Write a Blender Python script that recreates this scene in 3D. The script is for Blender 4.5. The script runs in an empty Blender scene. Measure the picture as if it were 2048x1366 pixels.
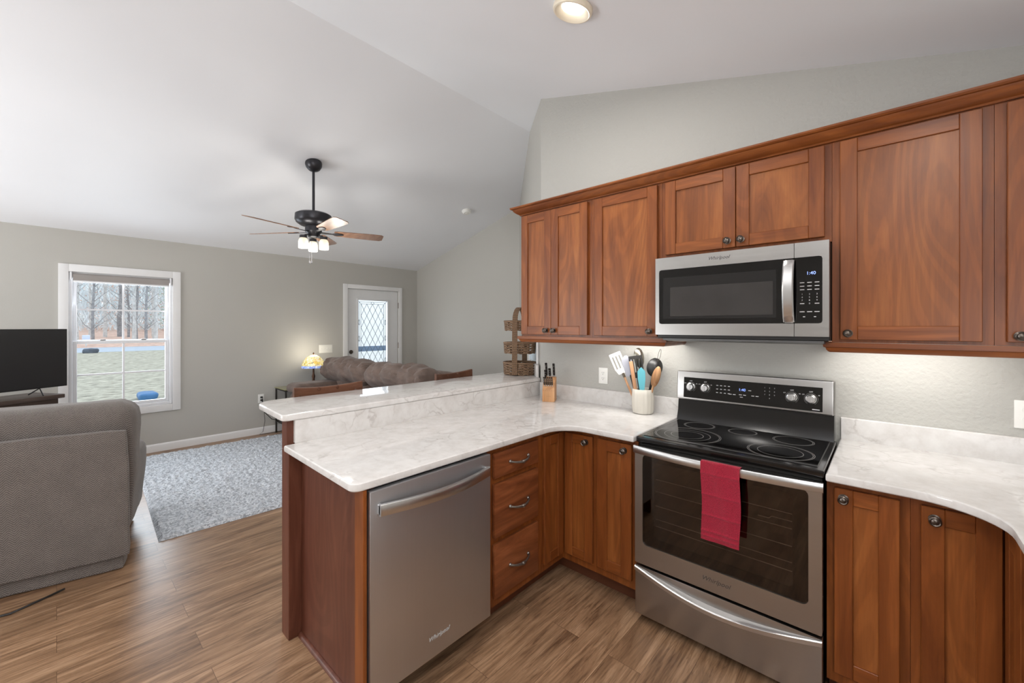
import bpy, bmesh, math, random
from mathutils import Vector, Matrix, noise
random.seed(7)
S = bpy.context.scene
COL = S.collection
PI = math.pi

# ------------------------------------------------------------------ camera
cam = bpy.data.cameras.new('camera'); camo = bpy.data.objects.new('camera', cam); COL.objects.link(camo)
cam.sensor_width = 36.0; cam.sensor_fit = 'HORIZONTAL'
cam.lens = 36.0 * 825.8 / 2048
cam.shift_x = 0.0; cam.shift_y = -(683 - 652.9) / 2048
cam.clip_start = 0.05; cam.clip_end = 300
camo.location = (0, 0, 1.4815); camo.rotation_euler = (PI / 2, 0, math.radians(90 - 47.8))
S.camera = camo

# ------------------------------------------------------------------ view, world, light
S.view_settings.view_transform = 'Standard'; S.view_settings.look = 'None'
S.view_settings.gamma = 1.0; S.view_settings.use_curve_mapping = False
S.view_settings.exposure = 0.12
S.cycles.max_bounces = 10; S.cycles.diffuse_bounces = 5; S.cycles.glossy_bounces = 5
S.cycles.transmission_bounces = 8; S.cycles.transparent_max_bounces = 12
S.cycles.sample_clamp_indirect = 2.5
S.cycles.use_denoising = True
W = bpy.data.worlds.new('overcast_sky'); S.world = W; W.use_nodes = True
WB = W.node_tree.nodes['Background']; WB.inputs[0].default_value = (0.86, 0.93, 1.0, 1); WB.inputs[1].default_value = 1.6


def area(name, loc, direction, sx, sy, power, col=(1, 1, 1), shape='RECTANGLE', spread=PI):
    l = bpy.data.lights.new(name, 'AREA'); l.shape = shape; l.size = sx
    if shape in ('RECTANGLE', 'ELLIPSE'): l.size_y = sy
    l.energy = power; l.color = col; l.spread = spread
    o = bpy.data.objects.new(name, l); COL.objects.link(o); o.location = loc
    o.rotation_euler = Vector(direction).to_track_quat('-Z', 'Y').to_euler()
    return o


def point(name, loc, power, col=(1, 1, 1), r=0.03):
    l = bpy.data.lights.new(name, 'POINT'); l.energy = power; l.color = col; l.shadow_soft_size = r
    o = bpy.data.objects.new(name, l); COL.objects.link(o); o.location = loc
    return o


# daylight: the living room window and door; the other panels are added unseen fill
area('rear_fill', (-4.5, -3.3, 1.25), (0.25, 1, 0.55), 2.6, 2.1, 175, (0.97, 0.985, 1.0))  # added back fill, unseen; the rear wall has no opening
area('side_fill', (0.86, -0.9, 1.55), (-1, 0.25, 0.65), 1.6, 1.1, 60, (0.98, 0.985, 1.0))  # added fill for the fronts facing this side; no window is built
area('window_daylight', (-6.52, 0.51, 1.31), (1, 0, -0.15), 0.8, 1.4, 26, (0.86, 0.93, 1.0))
area('door_daylight', (-6.62, 3.59, 1.2), (1, 0, -0.15), 0.5, 1.4, 7, (0.9, 0.95, 1.0))
area('ceiling_fill_kitchen', (0.35, -0.9, 1.9), (-0.1, 0.15, 1), 0.5, 0.5, 36, (0.95, 0.98, 1.0), 'DISK', 2.0)  # added uplight brightening the kitchen ceiling, with no lamp body
area('ceiling_fill_living', (-4.6, -2.6, 1.9), (0.0, 0.2, 1), 0.5, 0.5, 34, (0.95, 0.98, 1.0), 'DISK')  # added out-of-view uplight for the living room ceiling
WARM = (1.0, 0.96, 0.91)
CANS = [(-1.145, 1.712), (-1.137, 0.15), (0.25, 0.9), (0.25, -1.0), (-1.3, -1.5)]
CAN_W = 9.5

# ------------------------------------------------------------------ material helpers


def lin(c):
    out = []
    for v in c:
        v = v / 255.0
        out.append(v / 12.92 if v <= 0.04045 else ((v + 0.055) / 1.055) ** 2.4)
    return (*out, 1.0)


class NT:
    def __init__(self, name):
        self.m = bpy.data.materials.new(name); self.m.use_nodes = True
        self.t = self.m.node_tree; self.n = self.t.nodes
        self.b = self.n['Principled BSDF']

    def add(self, typ, **kw):
        nd = self.n.new(typ)
        for k, v in kw.items(): setattr(nd, k, v)
        return nd

    def link(self, a, b): self.t.links.new(a, b)

    def coord(self, scale=(1, 1, 1), kind='Object', rnd=False, rot=(0, 0, 0)):
        tc = self.add('ShaderNodeTexCoord'); mp = self.add('ShaderNodeMapping')
        mp.inputs['Scale'].default_value = scale; mp.inputs['Rotation'].default_value = rot
        self.link(tc.outputs[kind], mp.inputs[0])
        if rnd:
            oi = self.add('ShaderNodeObjectInfo'); mu = self.add('ShaderNodeVectorMath', operation='SCALE')
            cx = self.add('ShaderNodeCombineXYZ')
            for i in range(3): self.link(oi.outputs['Random'], cx.inputs[i])
            self.link(cx.outputs[0], mu.inputs[0]); mu.inputs['Scale'].default_value = 37.0
            self.link(mu.outputs[0], mp.inputs['Location'])
        return mp.outputs[0]

    def noise(self, vec, scale, detail=4, rough=0.55, dist=0.0):
        nd = self.add('ShaderNodeTexNoise'); self.link(vec, nd.inputs['Vector'])
        nd.inputs['Scale'].default_value = scale; nd.inputs['Detail'].default_value = detail
        nd.inputs['Roughness'].default_value = rough; nd.inputs['Distortion'].default_value = dist
        return nd.outputs['Fac']

    def ramp(self, fac, stops):
        r = self.add('ShaderNodeValToRGB'); e = r.color_ramp.elements
        while len(e) < len(stops): e.new(0.5)
        for el, (p, c) in zip(e, stops): el.position = p; el.color = c
        self.link(fac, r.inputs[0]); return r.outputs[0]

    def mix(self, fac, a, b, mode='MIX'):
        m = self.add('ShaderNodeMix', data_type='RGBA', blend_type=mode)
        if isinstance(fac, (int, float)): m.inputs[0].default_value = fac
        else: self.link(fac, m.inputs[0])
        for v, i in ((a, 6), (b, 7)):
            if isinstance(v, tuple): m.inputs[i].default_value = v
            else: self.link(v, m.inputs[i])
        return m.outputs[2]

    def bump(self, h, strength=0.3, dist=0.002):
        b = self.add('ShaderNodeBump'); b.inputs['Strength'].default_value = strength; b.inputs['Distance'].default_value = dist
        self.link(h, b.inputs['Height']); self.link(b.outputs[0], self.b.inputs['Normal'])

    def setc(self, c):
        if isinstance(c, tuple): self.b.inputs['Base Color'].default_value = c
        else: self.link(c, self.b.inputs['Base Color'])

    def s(self, **kw):
        for k, v in kw.items(): self.b.inputs[k.replace('_', ' ')].default_value = v
        return self


def plain(name, c, rough=0.5, metal=0.0, var=0.06, vscale=6, bump=0.0, bscale=200, **kw):
    """One coloured material with a slight procedural unevenness."""
    t = NT(name); v = t.coord()
    a = lin(c); f = t.noise(v, vscale, 3)
    lo = tuple(x * (1 - var) for x in a[:3]) + (1,); hi = tuple(min(1, x * (1 + var)) for x in a[:3]) + (1,)
    t.setc(t.ramp(f, [(0.3, lo), (0.7, hi)]))
    t.s(Roughness=rough, Metallic=metal, **kw)
    if bump: t.bump(t.noise(v, bscale, 2), bump, 0.002)
    return t.m


def wood(name, c1, c2, c3, axis='z', rough=0.34, fine=1.0, spec=0.35):
    """Stained cherry: long figure, fine pores; every piece takes its own cut."""
    t = NT(name)
    sc = {'z': (9, 9, 0.9), 'y': (9, 0.9, 9), 'x': (0.9, 9, 9)}[axis]
    sf = {'z': (160, 160, 4), 'y': (160, 4, 160), 'x': (4, 160, 160)}[axis]
    v = t.coord(sc, rnd=True); vf = t.coord(sf, rnd=True)
    big = t.noise(v, 1.0, 5, 0.6, 1.6)
    col = t.ramp(big, [(0.28, lin(c1)), (0.5, lin(c2)), (0.72, lin(c3))])
    vc = t.coord({'z': (3.2, 3.2, .55), 'y': (3.2, .55, 3.2), 'x': (.55, 3.2, 3.2)}[axis], rnd=True)
    mu = t.add('ShaderNodeMath', operation='MULTIPLY'); mu.inputs[1].default_value = 115.0; t.link(t.noise(vc, 1.0, 2, 0.4, 0.4), mu.inputs[0])
    sn = t.add('ShaderNodeMath', operation='SINE'); t.link(mu.outputs[0], sn.inputs[0])
    fig = t.ramp(sn.outputs[0], [(0.0, (0.74, 0.70, 0.66, 1)), (0.6, (1.04, 1.04, 1.04, 1))])
    col = t.mix(0.5 * fine, col, fig, 'MULTIPLY')
    pores = t.ramp(t.noise(vf, 1.0, 3, 0.6), [(0.35, (0.80, 0.78, 0.76, 1)), (0.6, (1, 1, 1, 1))])
    t.setc(t.mix(0.55 * fine, col, pores, 'MULTIPLY'))
    t.s(Roughness=rough); t.b.inputs['Specular IOR Level'].default_value = spec
    t.bump(t.noise(vf, 1.0, 2), 0.05, 0.001)
    return t.m


M = {}
CH = ((104, 53, 22), (126, 69, 30), (143, 83, 39))
M['cherry'] = wood('cherry_vertical', *CH)
M['cherry_h'] = wood('cherry_horizontal', *CH, axis='x')
M['cherry_y'] = wood('cherry_horizontal_side', *CH, axis='y')
M['panel_wood'] = wood('cherry_panel', (110, 60, 27), (136, 78, 36), (155, 95, 48))
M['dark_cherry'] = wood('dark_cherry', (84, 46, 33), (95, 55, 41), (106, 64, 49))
M['toe'] = plain('toe_kick_brown', (92, 50, 28), 0.6)
M['stool_wood'] = wood('stool_wood', (78, 48, 34), (96, 62, 45), (112, 76, 57), axis='y', rough=0.3)
M['black_slot'] = plain('black_slot', (14, 12, 11), 0.7)


def steel_mat(name, axis, base=(172, 170, 168), rough=0.3):
    t = NT(name)
    sc = {'x': (1, 120, 120), 'y': (120, 1, 120), 'z': (120, 120, 1)}[axis]
    v = t.coord(sc); f = t.noise(v, 1.0, 2)
    t.setc(t.ramp(f, [(0.2, lin(tuple(x * 0.985 for x in base))), (0.8, lin(base))]))
    r = t.ramp(f, [(0.2, (rough - .015,) * 3 + (1,)), (0.8, (rough + .015,) * 3 + (1,))])
    t.link(r, t.b.inputs['Roughness'])
    t.s(Metallic=1.0)
    return t.m


M['steel_x'] = steel_mat('brushed_steel_horizontal', 'x')
M['steel_y'] = steel_mat('brushed_steel_side', 'y')
M['steel_z'] = steel_mat('brushed_steel_vertical', 'z', (160, 158, 156), 0.36)
M['bright_steel'] = steel_mat('polished_steel', 'z', (205, 205, 205), 0.3)
M['bronze'] = plain('oil_rubbed_bronze', (96, 88, 82), 0.28, 0.95, bump=0.2, bscale=300)
M['pewter'] = plain('antique_pewter', (135, 130, 125), 0.32, 0.95, bump=0.15, bscale=300)
M['black_gloss'] = plain('black_glass', (9, 8, 8), 0.06, var=0.02)
M['black_enamel'] = plain('black_enamel', (16, 14, 13), 0.16, var=0.03)
M['black_plastic'] = plain('black_plastic', (22, 21, 21), 0.45)
M['grey_print'] = plain('grey_print', (190, 190, 190), 0.6)
M['ring_print'] = plain('ring_print', (120, 118, 116), 0.4)
M['dark_print'] = plain('dark_print', (58, 56, 56), 0.5)
M['white_paint'] = plain('white_trim_paint', (228, 228, 228), 0.4, var=0.02)
M['door_paint'] = plain('white_door_paint', (222, 223, 224), 0.42, var=0.02)
M['vinyl'] = plain('white_vinyl', (226, 227, 230), 0.35, var=0.02)
M['white_plastic'] = plain('white_plastic', (236, 236, 232), 0.35, var=0.02)
M['switch_ivory'] = plain('almond_plastic', (234, 233, 226), 0.35, var=0.02)
M['dark_slot'] = plain('dark_slot', (40, 38, 36), 0.6)


def glass_mat(name, tint=(1, 1, 1, 1), gloss=0.07, rough=0.02):
    m = bpy.data.materials.new(name); m.use_nodes = True; n = m.node_tree.nodes; L = m.node_tree.links
    n.remove(n['Principled BSDF'])
    tr = n.new('ShaderNodeBsdfTransparent'); tr.inputs[0].default_value = tint
    gl = n.new('ShaderNodeBsdfGlossy'); gl.inputs['Roughness'].default_value = rough
    fr = n.new('ShaderNodeLayerWeight'); fr.inputs['Blend'].default_value = 0.25
    mu = n.new('ShaderNodeMath'); mu.operation = 'MULTIPLY_ADD'; mu.inputs[1].default_value = 0.5; mu.inputs[2].default_value = gloss * 0.5
    L.new(fr.outputs['Fresnel'], mu.inputs[0])
    mx = n.new('ShaderNodeMixShader'); L.new(mu.outputs[0], mx.inputs[0]); L.new(tr.outputs[0], mx.inputs[1]); L.new(gl.outputs[0], mx.inputs[2])
    L.new(mx.outputs[0], n['Material Output'].inputs[0])
    return m


M['window_glass'] = glass_mat('window_glass', (0.97, 0.99, 1, 1), 0.03, 0.0)
M['oven_glass'] = glass_mat('oven_glass', (0.52, 0.46, 0.42, 1), 0.10)


def emit(name, c, strength):
    t = NT(name); t.setc((0.45, 0.43, 0.40, 1)); f = t.noise(t.coord(), 30, 1)
    a = (*c, 1.0); b = tuple(x * 0.93 for x in c) + (1,)
    t.link(t.ramp(f, [(0.3, b), (0.7, a)]), t.b.inputs['Emission Color']); t.s(Emission_Strength=strength, Roughness=0.5)
    return t.m


M['led_blue'] = emit('blue_display', (0.05, 0.22, 1.0), 1.6)
M['bulb'] = emit('warm_bulb', (1.0, 0.86, 0.62), 6.0)
M['can_lens'] = emit('frosted_lamp_lens', (1.0, 0.96, 0.88), 4.0)

# walls: eggshell with orange peel


def wall_mat(name, c, peel=0.25, scale=110):
    t = NT(name); v = t.coord(); f = t.noise(v, 1.2, 2)
    a = lin(c); t.setc(t.ramp(f, [(0.3, tuple(x * 0.97 for x in a[:3]) + (1,)), (0.7, a)]))
    t.s(Roughness=0.55); t.b.inputs['Specular IOR Level'].default_value = 0.25
    t.bump(t.noise(v, scale, 3, 0.5), peel, 0.004)
    return t.m


M['wall'] = wall_mat('greige_wall_paint', (184, 182, 176), 0.12)
M['wall_peel'] = wall_mat('greige_orange_peel', (178, 177, 172), 0.85, 60)
M['ceiling'] = wall_mat('flat_white_ceiling', (238, 240, 244), 0.05)


def quartz():
    t = NT('marbled_counter'); v = t.coord()
    w = t.add('ShaderNodeVectorMath', operation='ADD'); nz = t.add('ShaderNodeTexNoise'); t.link(v, nz.inputs['Vector'])
    nz.inputs['Scale'].default_value = 7; nz.inputs['Detail'].default_value = 5
    sc = t.add('ShaderNodeVectorMath', operation='SCALE'); sc.inputs['Scale'].default_value = 0.22
    t.link(nz.outputs['Color'], sc.inputs[0]); t.link(v, w.inputs[0]); t.link(sc.outputs[0], w.inputs[1])
    vo = t.add('ShaderNodeTexVoronoi', feature='DISTANCE_TO_EDGE'); vo.inputs['Scale'].default_value = 7.0; t.link(w.outputs[0], vo.inputs['Vector'])
    vein = t.ramp(vo.outputs['Distance'], [(0.0, (1, 1, 1, 1)), (0.05, (0, 0, 0, 1))])
    mask = t.ramp(t.noise(v, 6.0, 3), [(0.48, (0, 0, 0, 1)), (0.66, (1, 1, 1, 1))])
    vm = t.mix(1.0, vein, mask, 'MULTIPLY')
    cloud = t.ramp(t.noise(v, 14, 5, 0.65), [(0.32, lin((204, 201, 198))), (0.52, lin((214, 212, 210))), (0.7, lin((221, 220, 218)))])
    fac = t.add('ShaderNodeMath', operation='MULTIPLY'); fac.inputs[1].default_value = 0.5; t.link(vm, fac.inputs[0])
    t.setc(t.mix(fac.outputs[0], cloud, lin((160, 152, 148))))
    t.s(Roughness=0.06); t.b.inputs['Specular IOR Level'].default_value = 0.45
    return t.m


M['quartz'] = quartz()


def floor_mat():
    t = NT('wood_plank_floor')
    v = t.coord((1, 1, 1), rot=(0, 0, PI / 2))
    br = t.add('ShaderNodeTexBrick'); t.link(v, br.inputs['Vector'])
    br.offset = 0.37; br.offset_frequency = 2
    br.inputs['Scale'].default_value = 1.0; br.inputs['Brick Width'].default_value = 1.22; br.inputs['Row Height'].default_value = 0.155
    br.inputs['Mortar Size'].default_value = 0.0009; br.inputs['Mortar Smooth'].default_value = 0.2; br.inputs['Bias'].default_value = 0.0
    br.inputs['Color1'].default_value = (0.0, 0.0, 0.0, 1); br.inputs['Color2'].default_value = (1, 1, 1, 1); br.inputs['Mortar'].default_value = (0.5, 0.5, 0.5, 1)
    sx = t.add('ShaderNodeVectorMath', operation='SCALE'); sx.inputs['Scale'].default_value = 13.7; t.link(br.outputs['Color'], sx.inputs[0])
    tc = t.add('ShaderNodeTexCoord'); ad = t.add('ShaderNodeVectorMath', operation='ADD'); t.link(tc.outputs['Object'], ad.inputs[0]); t.link(sx.outputs[0], ad.inputs[1])
    mp = t.add('ShaderNodeMapping'); mp.inputs['Scale'].default_value = (11, 1.1, 1); t.link(ad.outputs[0], mp.inputs[0])
    g1 = t.noise(mp.outputs[0], 1.0, 6, 0.62, 2.2)
    mp2 = t.add('ShaderNodeMapping'); mp2.inputs['Scale'].default_value = (110, 5, 1); t.link(ad.outputs[0], mp2.inputs[0])
    g2 = t.noise(mp2.outputs[0], 1.0, 4, 0.6)
    base = t.ramp(g1, [(0.3, lin((112, 84, 62))), (0.5, lin((152, 120, 92))), (0.7, lin((182, 149, 119)))])
    fine = t.ramp(g2, [(0.32, (0.40, 0.36, 0.33, 1)), (0.56, (1, 1, 1, 1))])
    mp3 = t.add('ShaderNodeMapping'); mp3.inputs['Scale'].default_value = (34, 2.4, 1); t.link(ad.outputs[0], mp3.inputs[0])
    g3 = t.noise(mp3.outputs[0], 1.0, 5, 0.7, 3.0)
    streak = t.ramp(g3, [(0.34, (0.50, 0.44, 0.40, 1)), (0.46, (1, 1, 1, 1))])
    c = t.mix(0.6, base, fine, 'MULTIPLY')
    c = t.mix(0.75, c, streak, 'MULTIPLY')
    tone = t.ramp(br.outputs['Color'], [(0.0, (0.86, 0.85, 0.84, 1)), (1.0, (1.06, 1.05, 1.04, 1))])
    c = t.mix(0.9, c, tone, 'MULTIPLY')
    c = t.mix(br.outputs['Fac'], c, lin((86, 62, 44)))
    t.setc(c); t.s(Roughness=0.32); t.b.inputs['Specular IOR Level'].default_value = 0.4
    t.bump(g2, 0.12, 0.0015)
    return t.m


M['floor'] = floor_mat()


def weave(name, c1, c2, scale=90, bump=0.5, rough=0.9):
    """Herringbone upholstery: zigzag bands."""
    t = NT(name); v = t.coord((1, 1, 1))
    sp = t.add('ShaderNodeSeparateXYZ'); t.link(v, sp.inputs[0])
    ab = t.add('ShaderNodeMath', operation='PINGPONG'); ab.inputs[1].default_value = 0.022; t.link(sp.outputs[0], ab.inputs[0])
    su = t.add('ShaderNodeMath', operation='ADD'); t.link(ab.outputs[0], su.inputs[0]); t.link(sp.outputs[2], su.inputs[1])
    su2 = t.add('ShaderNodeMath', operation='ADD'); t.link(su.outputs[0], su2.inputs[0]); t.link(sp.outputs[1], su2.inputs[1])
    cx = t.add('ShaderNodeCombineXYZ'); t.link(su2.outputs[0], cx.inputs[0])
    wv = t.add('ShaderNodeTexWave', wave_type='BANDS', bands_direction='X'); wv.inputs['Scale'].default_value = scale * 0.31
    wv.inputs['Distortion'].default_value = 0.0; t.link(cx.outputs[0], wv.inputs['Vector'])
    nz = t.noise(v, 260, 3); big = t.noise(v, 9, 3)
    m = t.mix(0.45, t.ramp(wv.outputs['Fac'], [(0.2, (0, 0, 0, 1)), (0.8, (1, 1, 1, 1))]), t.ramp(nz, [(0.3, (0, 0, 0, 1)), (0.7, (1, 1, 1, 1))]))
    col = t.mix(m, lin(c1), lin(c2))
    t.setc(t.mix(0.5, col, t.ramp(big, [(0.3, (0.78, 0.78, 0.78, 1)), (0.7, (1.1, 1.1, 1.1, 1))]), 'MULTIPLY'))
    t.s(Roughness=rough); t.b.inputs['Specular IOR Level'].default_value = 0.15
    t.b.inputs['Sheen Weight'].default_value = 0.25
    t.bump(m, bump, 0.002)
    return t.m


M['recliner'] = weave('grey_herringbone_fabric', (78, 73, 70), (142, 135, 130))
M['sofa'] = plain('brown_microfibre', (98, 82, 74), 0.8, var=0.22, vscale=14, bump=0.3, bscale=60)
M['sofa'].node_tree.nodes['Principled BSDF'].inputs['Sheen Weight'].default_value = 0.12


def rug_mat():
    t = NT('grey_pebble_pile'); v = t.coord()
    vo = t.add('ShaderNodeTexVoronoi'); vo.inputs['Scale'].default_value = 85; t.link(v, vo.inputs['Vector'])
    sp = t.add('ShaderNodeSeparateColor'); t.link(vo.outputs['Color'], sp.inputs[0])
    c = t.ramp(sp.outputs[0], [(0.0, lin((158, 163, 170))), (0.5, lin((202, 207, 214))), (1.0, lin((232, 236, 241)))])
    fz = t.ramp(t.noise(v, 300, 3), [(0.3, (0.7, 0.7, 0.7, 1)), (0.65, (1, 1, 1, 1))])
    t.setc(t.mix(0.7, c, fz, 'MULTIPLY')); t.s(Roughness=0.95); t.b.inputs['Specular IOR Level'].default_value = 0.1
    t.bump(t.noise(v, 160, 3), 0.8, 0.006)
    return t.m


M['rug'] = rug_mat()


def towel_mat():
    t = NT('red_terry'); v = t.coord()
    nz = t.noise(v, 420, 2); c = t.ramp(nz, [(0.3, lin((176, 26, 54))), (0.7, lin((226, 50, 84)))])
    t.setc(c); t.s(Roughness=0.95); t.b.inputs['Sheen Weight'].default_value = 0.4
    t.bump(nz, 0.8, 0.004)
    return t.m


M['towel'] = towel_mat()


def wicker_mat():
    t = NT('wicker'); v = t.coord((1, 1, 1))
    wv = t.add('ShaderNodeTexWave', bands_direction='Z'); wv.inputs['Scale'].default_value = 40; wv.inputs['Distortion'].default_value = 3; wv.inputs['Detail'].default_value = 2
    t.link(v, wv.inputs['Vector'])
    t.setc(t.ramp(wv.outputs['Fac'], [(0.2, lin((62, 42, 30))), (0.7, lin((172, 140, 110)))])); t.s(Roughness=0.7)
    t.bump(wv.outputs['Fac'], 0.8, 0.004)
    return t.m


M['wicker'] = wicker_mat()

# ------------------------------------------------------------------ mesh helpers


class MB:
    def __init__(self): self.bm = bmesh.new()

    def _join(self, b2):
        me = bpy.data.meshes.new('tmp'); b2.to_mesh(me); b2.free(); self.bm.from_mesh(me); bpy.data.meshes.remove(me)

    def box(self, x0, x1, y0, y1, z0, z1, bevel=0.0, seg=2, mat4=None):
        b = bmesh.new(); bmesh.ops.create_cube(b, size=1)
        for v in b.verts:
            v.co = Vector(((x0 + x1) / 2 + v.co.x * (x1 - x0), (y0 + y1) / 2 + v.co.y * (y1 - y0), (z0 + z1) / 2 + v.co.z * (z1 - z0)))
        if bevel: bmesh.ops.bevel(b, geom=b.edges[:], offset=bevel, segments=seg, affect='EDGES', profile=0.6)
        if mat4 is not None: bmesh.ops.transform(b, matrix=mat4, verts=b.verts)
        self._join(b); return self

    def prism(self, poly, z0, z1, bevel=0.0, seg=3, plane='xy', mat4=None):
        """Extruded outline; plane xy -> along z, xz -> along y, yz -> along x."""
        b = bmesh.new()
        f = {'xy': lambda p, h: (p[0], p[1], h), 'xz': lambda p, h: (p[0], h, p[1]), 'yz': lambda p, h: (h, p[0], p[1])}[plane]
        lo = [b.verts.new(f(p, z0)) for p in poly]; hi = [b.verts.new(f(p, z1)) for p in poly]
        n = len(poly)
        b.faces.new(lo); b.faces.new(hi[::-1])
        for i in range(n): b.faces.new((lo[i], hi[i], hi[(i + 1) % n], lo[(i + 1) % n]))
        bmesh.ops.recalc_face_normals(b, faces=b.faces[:])
        if bevel:
            caps = [e for e in b.edges if len(e.link_faces) == 2 and (len(e.link_faces[0].verts) == n) != (len(e.link_faces[1].verts) == n)] if n != 4 else b.edges[:]
            bmesh.ops.bevel(b, geom=caps, offset=bevel, segments=seg, affect='EDGES', profile=0.6)
        if mat4 is not None: bmesh.ops.transform(b, matrix=mat4, verts=b.verts)
        self._join(b); return self

    def lathe(self, prof, c=(0, 0, 0), n=24, axis='z', mat4=None, flute=0.0, nf=0):
        b = bmesh.new(); rings = []
        for r, z in prof:
            ring = []
            for i in range(n):
                a = 2 * PI * i / n; rr = r * (1 + flute * math.cos(nf * a)) if nf else r
                ring.append(b.verts.new((rr * math.cos(a), rr * math.sin(a), z)))
            rings.append(ring)
        for k in range(len(rings) - 1):
            for i in range(n): b.faces.new((rings[k][i], rings[k][(i + 1) % n], rings[k + 1][(i + 1) % n], rings[k + 1][i]))
        for ring in (rings[0], rings[-1]):
            try: b.faces.new(ring)
            except ValueError: pass
        bmesh.ops.remove_doubles(b, verts=b.verts[:], dist=1e-6)
        bmesh.ops.recalc_face_normals(b, faces=b.faces[:])
        R = {'z': Matrix(), 'x': Matrix.Rotation(PI / 2, 4, 'Y'), 'y': Matrix.Rotation(-PI / 2, 4, 'X'), '-x': Matrix.Rotation(-PI / 2, 4, 'Y'), '-y': Matrix.Rotation(PI / 2, 4, 'X'), '-z': Matrix.Rotation(PI, 4, 'X')}[axis]
        bmesh.ops.transform(b, matrix=Matrix.Translation(c) @ R, verts=b.verts)
        if mat4 is not None: bmesh.ops.transform(b, matrix=mat4, verts=b.verts)
        self._join(b); return self

    def tube(self, pts, r, n=8, close=False, flat=None, caps=True):
        """Round (or elliptical: flat = width, height factors with up z) tube along points; r may be a list."""
        P = [Vector(p) for p in pts]; m = len(P)
        rs = r if isinstance(r, (list, tuple)) else [r] * m
        b = bmesh.new(); rings = []; up = Vector((0, 0, 1)); prev = None
        for i in range(m):
            if close: d = P[(i + 1) % m] - P[i - 1]
            else: d = P[min(i + 1, m - 1)] - P[max(i - 1, 0)]
            d.normalize()
            if prev is None:
                s = d.cross(up)
                if s.length < 1e-3: s = d.cross(Vector((1, 0, 0)))
                s.normalize()
            else:
                s = prev - d * prev.dot(d)
                s.normalize()
            prev = s; t = s.cross(d).normalized()
            fw, fh = flat if flat else (1, 1)
            rings.append([b.verts.new(P[i] + s * (rs[i] * fw * math.cos(2 * PI * k / n)) + t * (rs[i] * fh * math.sin(2 * PI * k / n))) for k in range(n)])
        rng = range(m) if close else range(m - 1)
        for i in rng:
            A, B = rings[i], rings[(i + 1) % m]
            for k in range(n): b.faces.new((A[k], A[(k + 1) % n], B[(k + 1) % n], B[k]))
        if caps and not close: b.faces.new(rings[0]); b.faces.new(rings[-1])
        bmesh.ops.recalc_face_normals(b, faces=b.faces[:])
        self._join(b); return self

    def bar(self, a, bpt, w, h=None, up=(0, 0, 1)):
        """Square bar between two points."""
        a = Vector(a); q = Vector(bpt); d = (q - a); L = d.length; d.normalize(); h = h or w
        s = d.cross(Vector(up))
        if s.length < 1e-4: s = d.cross(Vector((1, 0, 0)))
        s.normalize(); t = s.cross(d)
        m = Matrix((( s.x, d.x, t.x, a.x), (s.y, d.y, t.y, a.y), (s.z, d.z, t.z, a.z), (0, 0, 0, 1)))
        return self.box(-w / 2, w / 2, 0, L, -h / 2, h / 2, min(w, h) * 0.12, 1, mat4=m)

    def soft(self, c, size, r, amp=0.0, fs=3.0, n=12, seed=0, fn=None, mat4=None, puff=0.0):
        """Padded block: rounded box with uneven surface."""
        b = bmesh.new(); bmesh.ops.create_cube(b, size=2)
        bmesh.ops.subdivide_edges(b, edges=b.edges[:], cuts=n, use_grid_fill=True)
        hx, hy, hz = size[0] / 2, size[1] / 2, size[2] / 2; r = min(r, hx, hy, hz)
        for v in b.verts:
            p = Vector((v.co.x * hx, v.co.y * hy, v.co.z * hz))
            q = Vector((max(-hx + r, min(hx - r, p.x)), max(-hy + r, min(hy - r, p.y)), max(-hz + r, min(hz - r, p.z))))
            d = p - q
            if d.length > 1e-6: p = q + d.normalized() * r
            if puff:
                u, w2, z2 = v.co.x, v.co.y, v.co.z
                k = puff * max(0, (1 - u * u)) * max(0, (1 - z2 * z2)); p.y += k * (1 if w2 > 0 else -1) * abs(w2)
                k2 = puff * max(0, (1 - u * u)) * max(0, (1 - w2 * w2)); p.z += k2 * (1 if z2 > 0 else -1) * abs(z2) * 0.5
            if amp:
                nz = noise.noise(p * fs + Vector((seed * 3.1, seed * 1.7, seed)))
                p += (p.normalized() if p.length > 0 else Vector((0, 0, 1))) * nz * amp
            if fn: p = fn(p)
            v.co = p + Vector(c)
        bmesh.ops.recalc_face_normals(b, faces=b.faces[:])
        if mat4 is not None: bmesh.ops.transform(b, matrix=mat4, verts=b.verts)
        self._join(b); return self

    def build(self, name, mat, parent=None, org=None, smooth=True, angle=35):
        me = bpy.data.meshes.new(name)
        if org is not None: bmesh.ops.translate(self.bm, verts=self.bm.verts, vec=-Vector(org))
        self.bm.to_mesh(me); self.bm.free()
        me.materials.append(mat if not isinstance(mat, str) else M[mat])
        if smooth:
            me.polygons.foreach_set('use_smooth', [True] * len(me.polygons))
            me.set_sharp_from_angle(angle=math.radians(angle))
        o = bpy.data.objects.new(name, me); COL.objects.link(o)
        if parent is not None: o.parent = parent
        return o


def tag(o, label=None, cat=None, group=None, kind=None):
    if label: o['label'] = label
    if cat: o['category'] = cat
    if group: o['group'] = group
    if kind: o['kind'] = kind
    return o


def thing(name, label, cat, loc=(0, 0, 0), rz=0, group=None):
    o = bpy.data.objects.new(name, None); COL.objects.link(o); o.empty_display_size = 0.1
    o.location = loc; o.rotation_euler = (0, 0, rz)
    return tag(o, label, cat, group)


def one(mb, name, mat, label, cat, loc, group=None, **kw):
    """A thing that is a single mesh built in world coordinates, origin at loc."""
    o = mb.build(name, mat, None, loc, **kw); o.location = loc
    return tag(o, label, cat, group)


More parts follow.
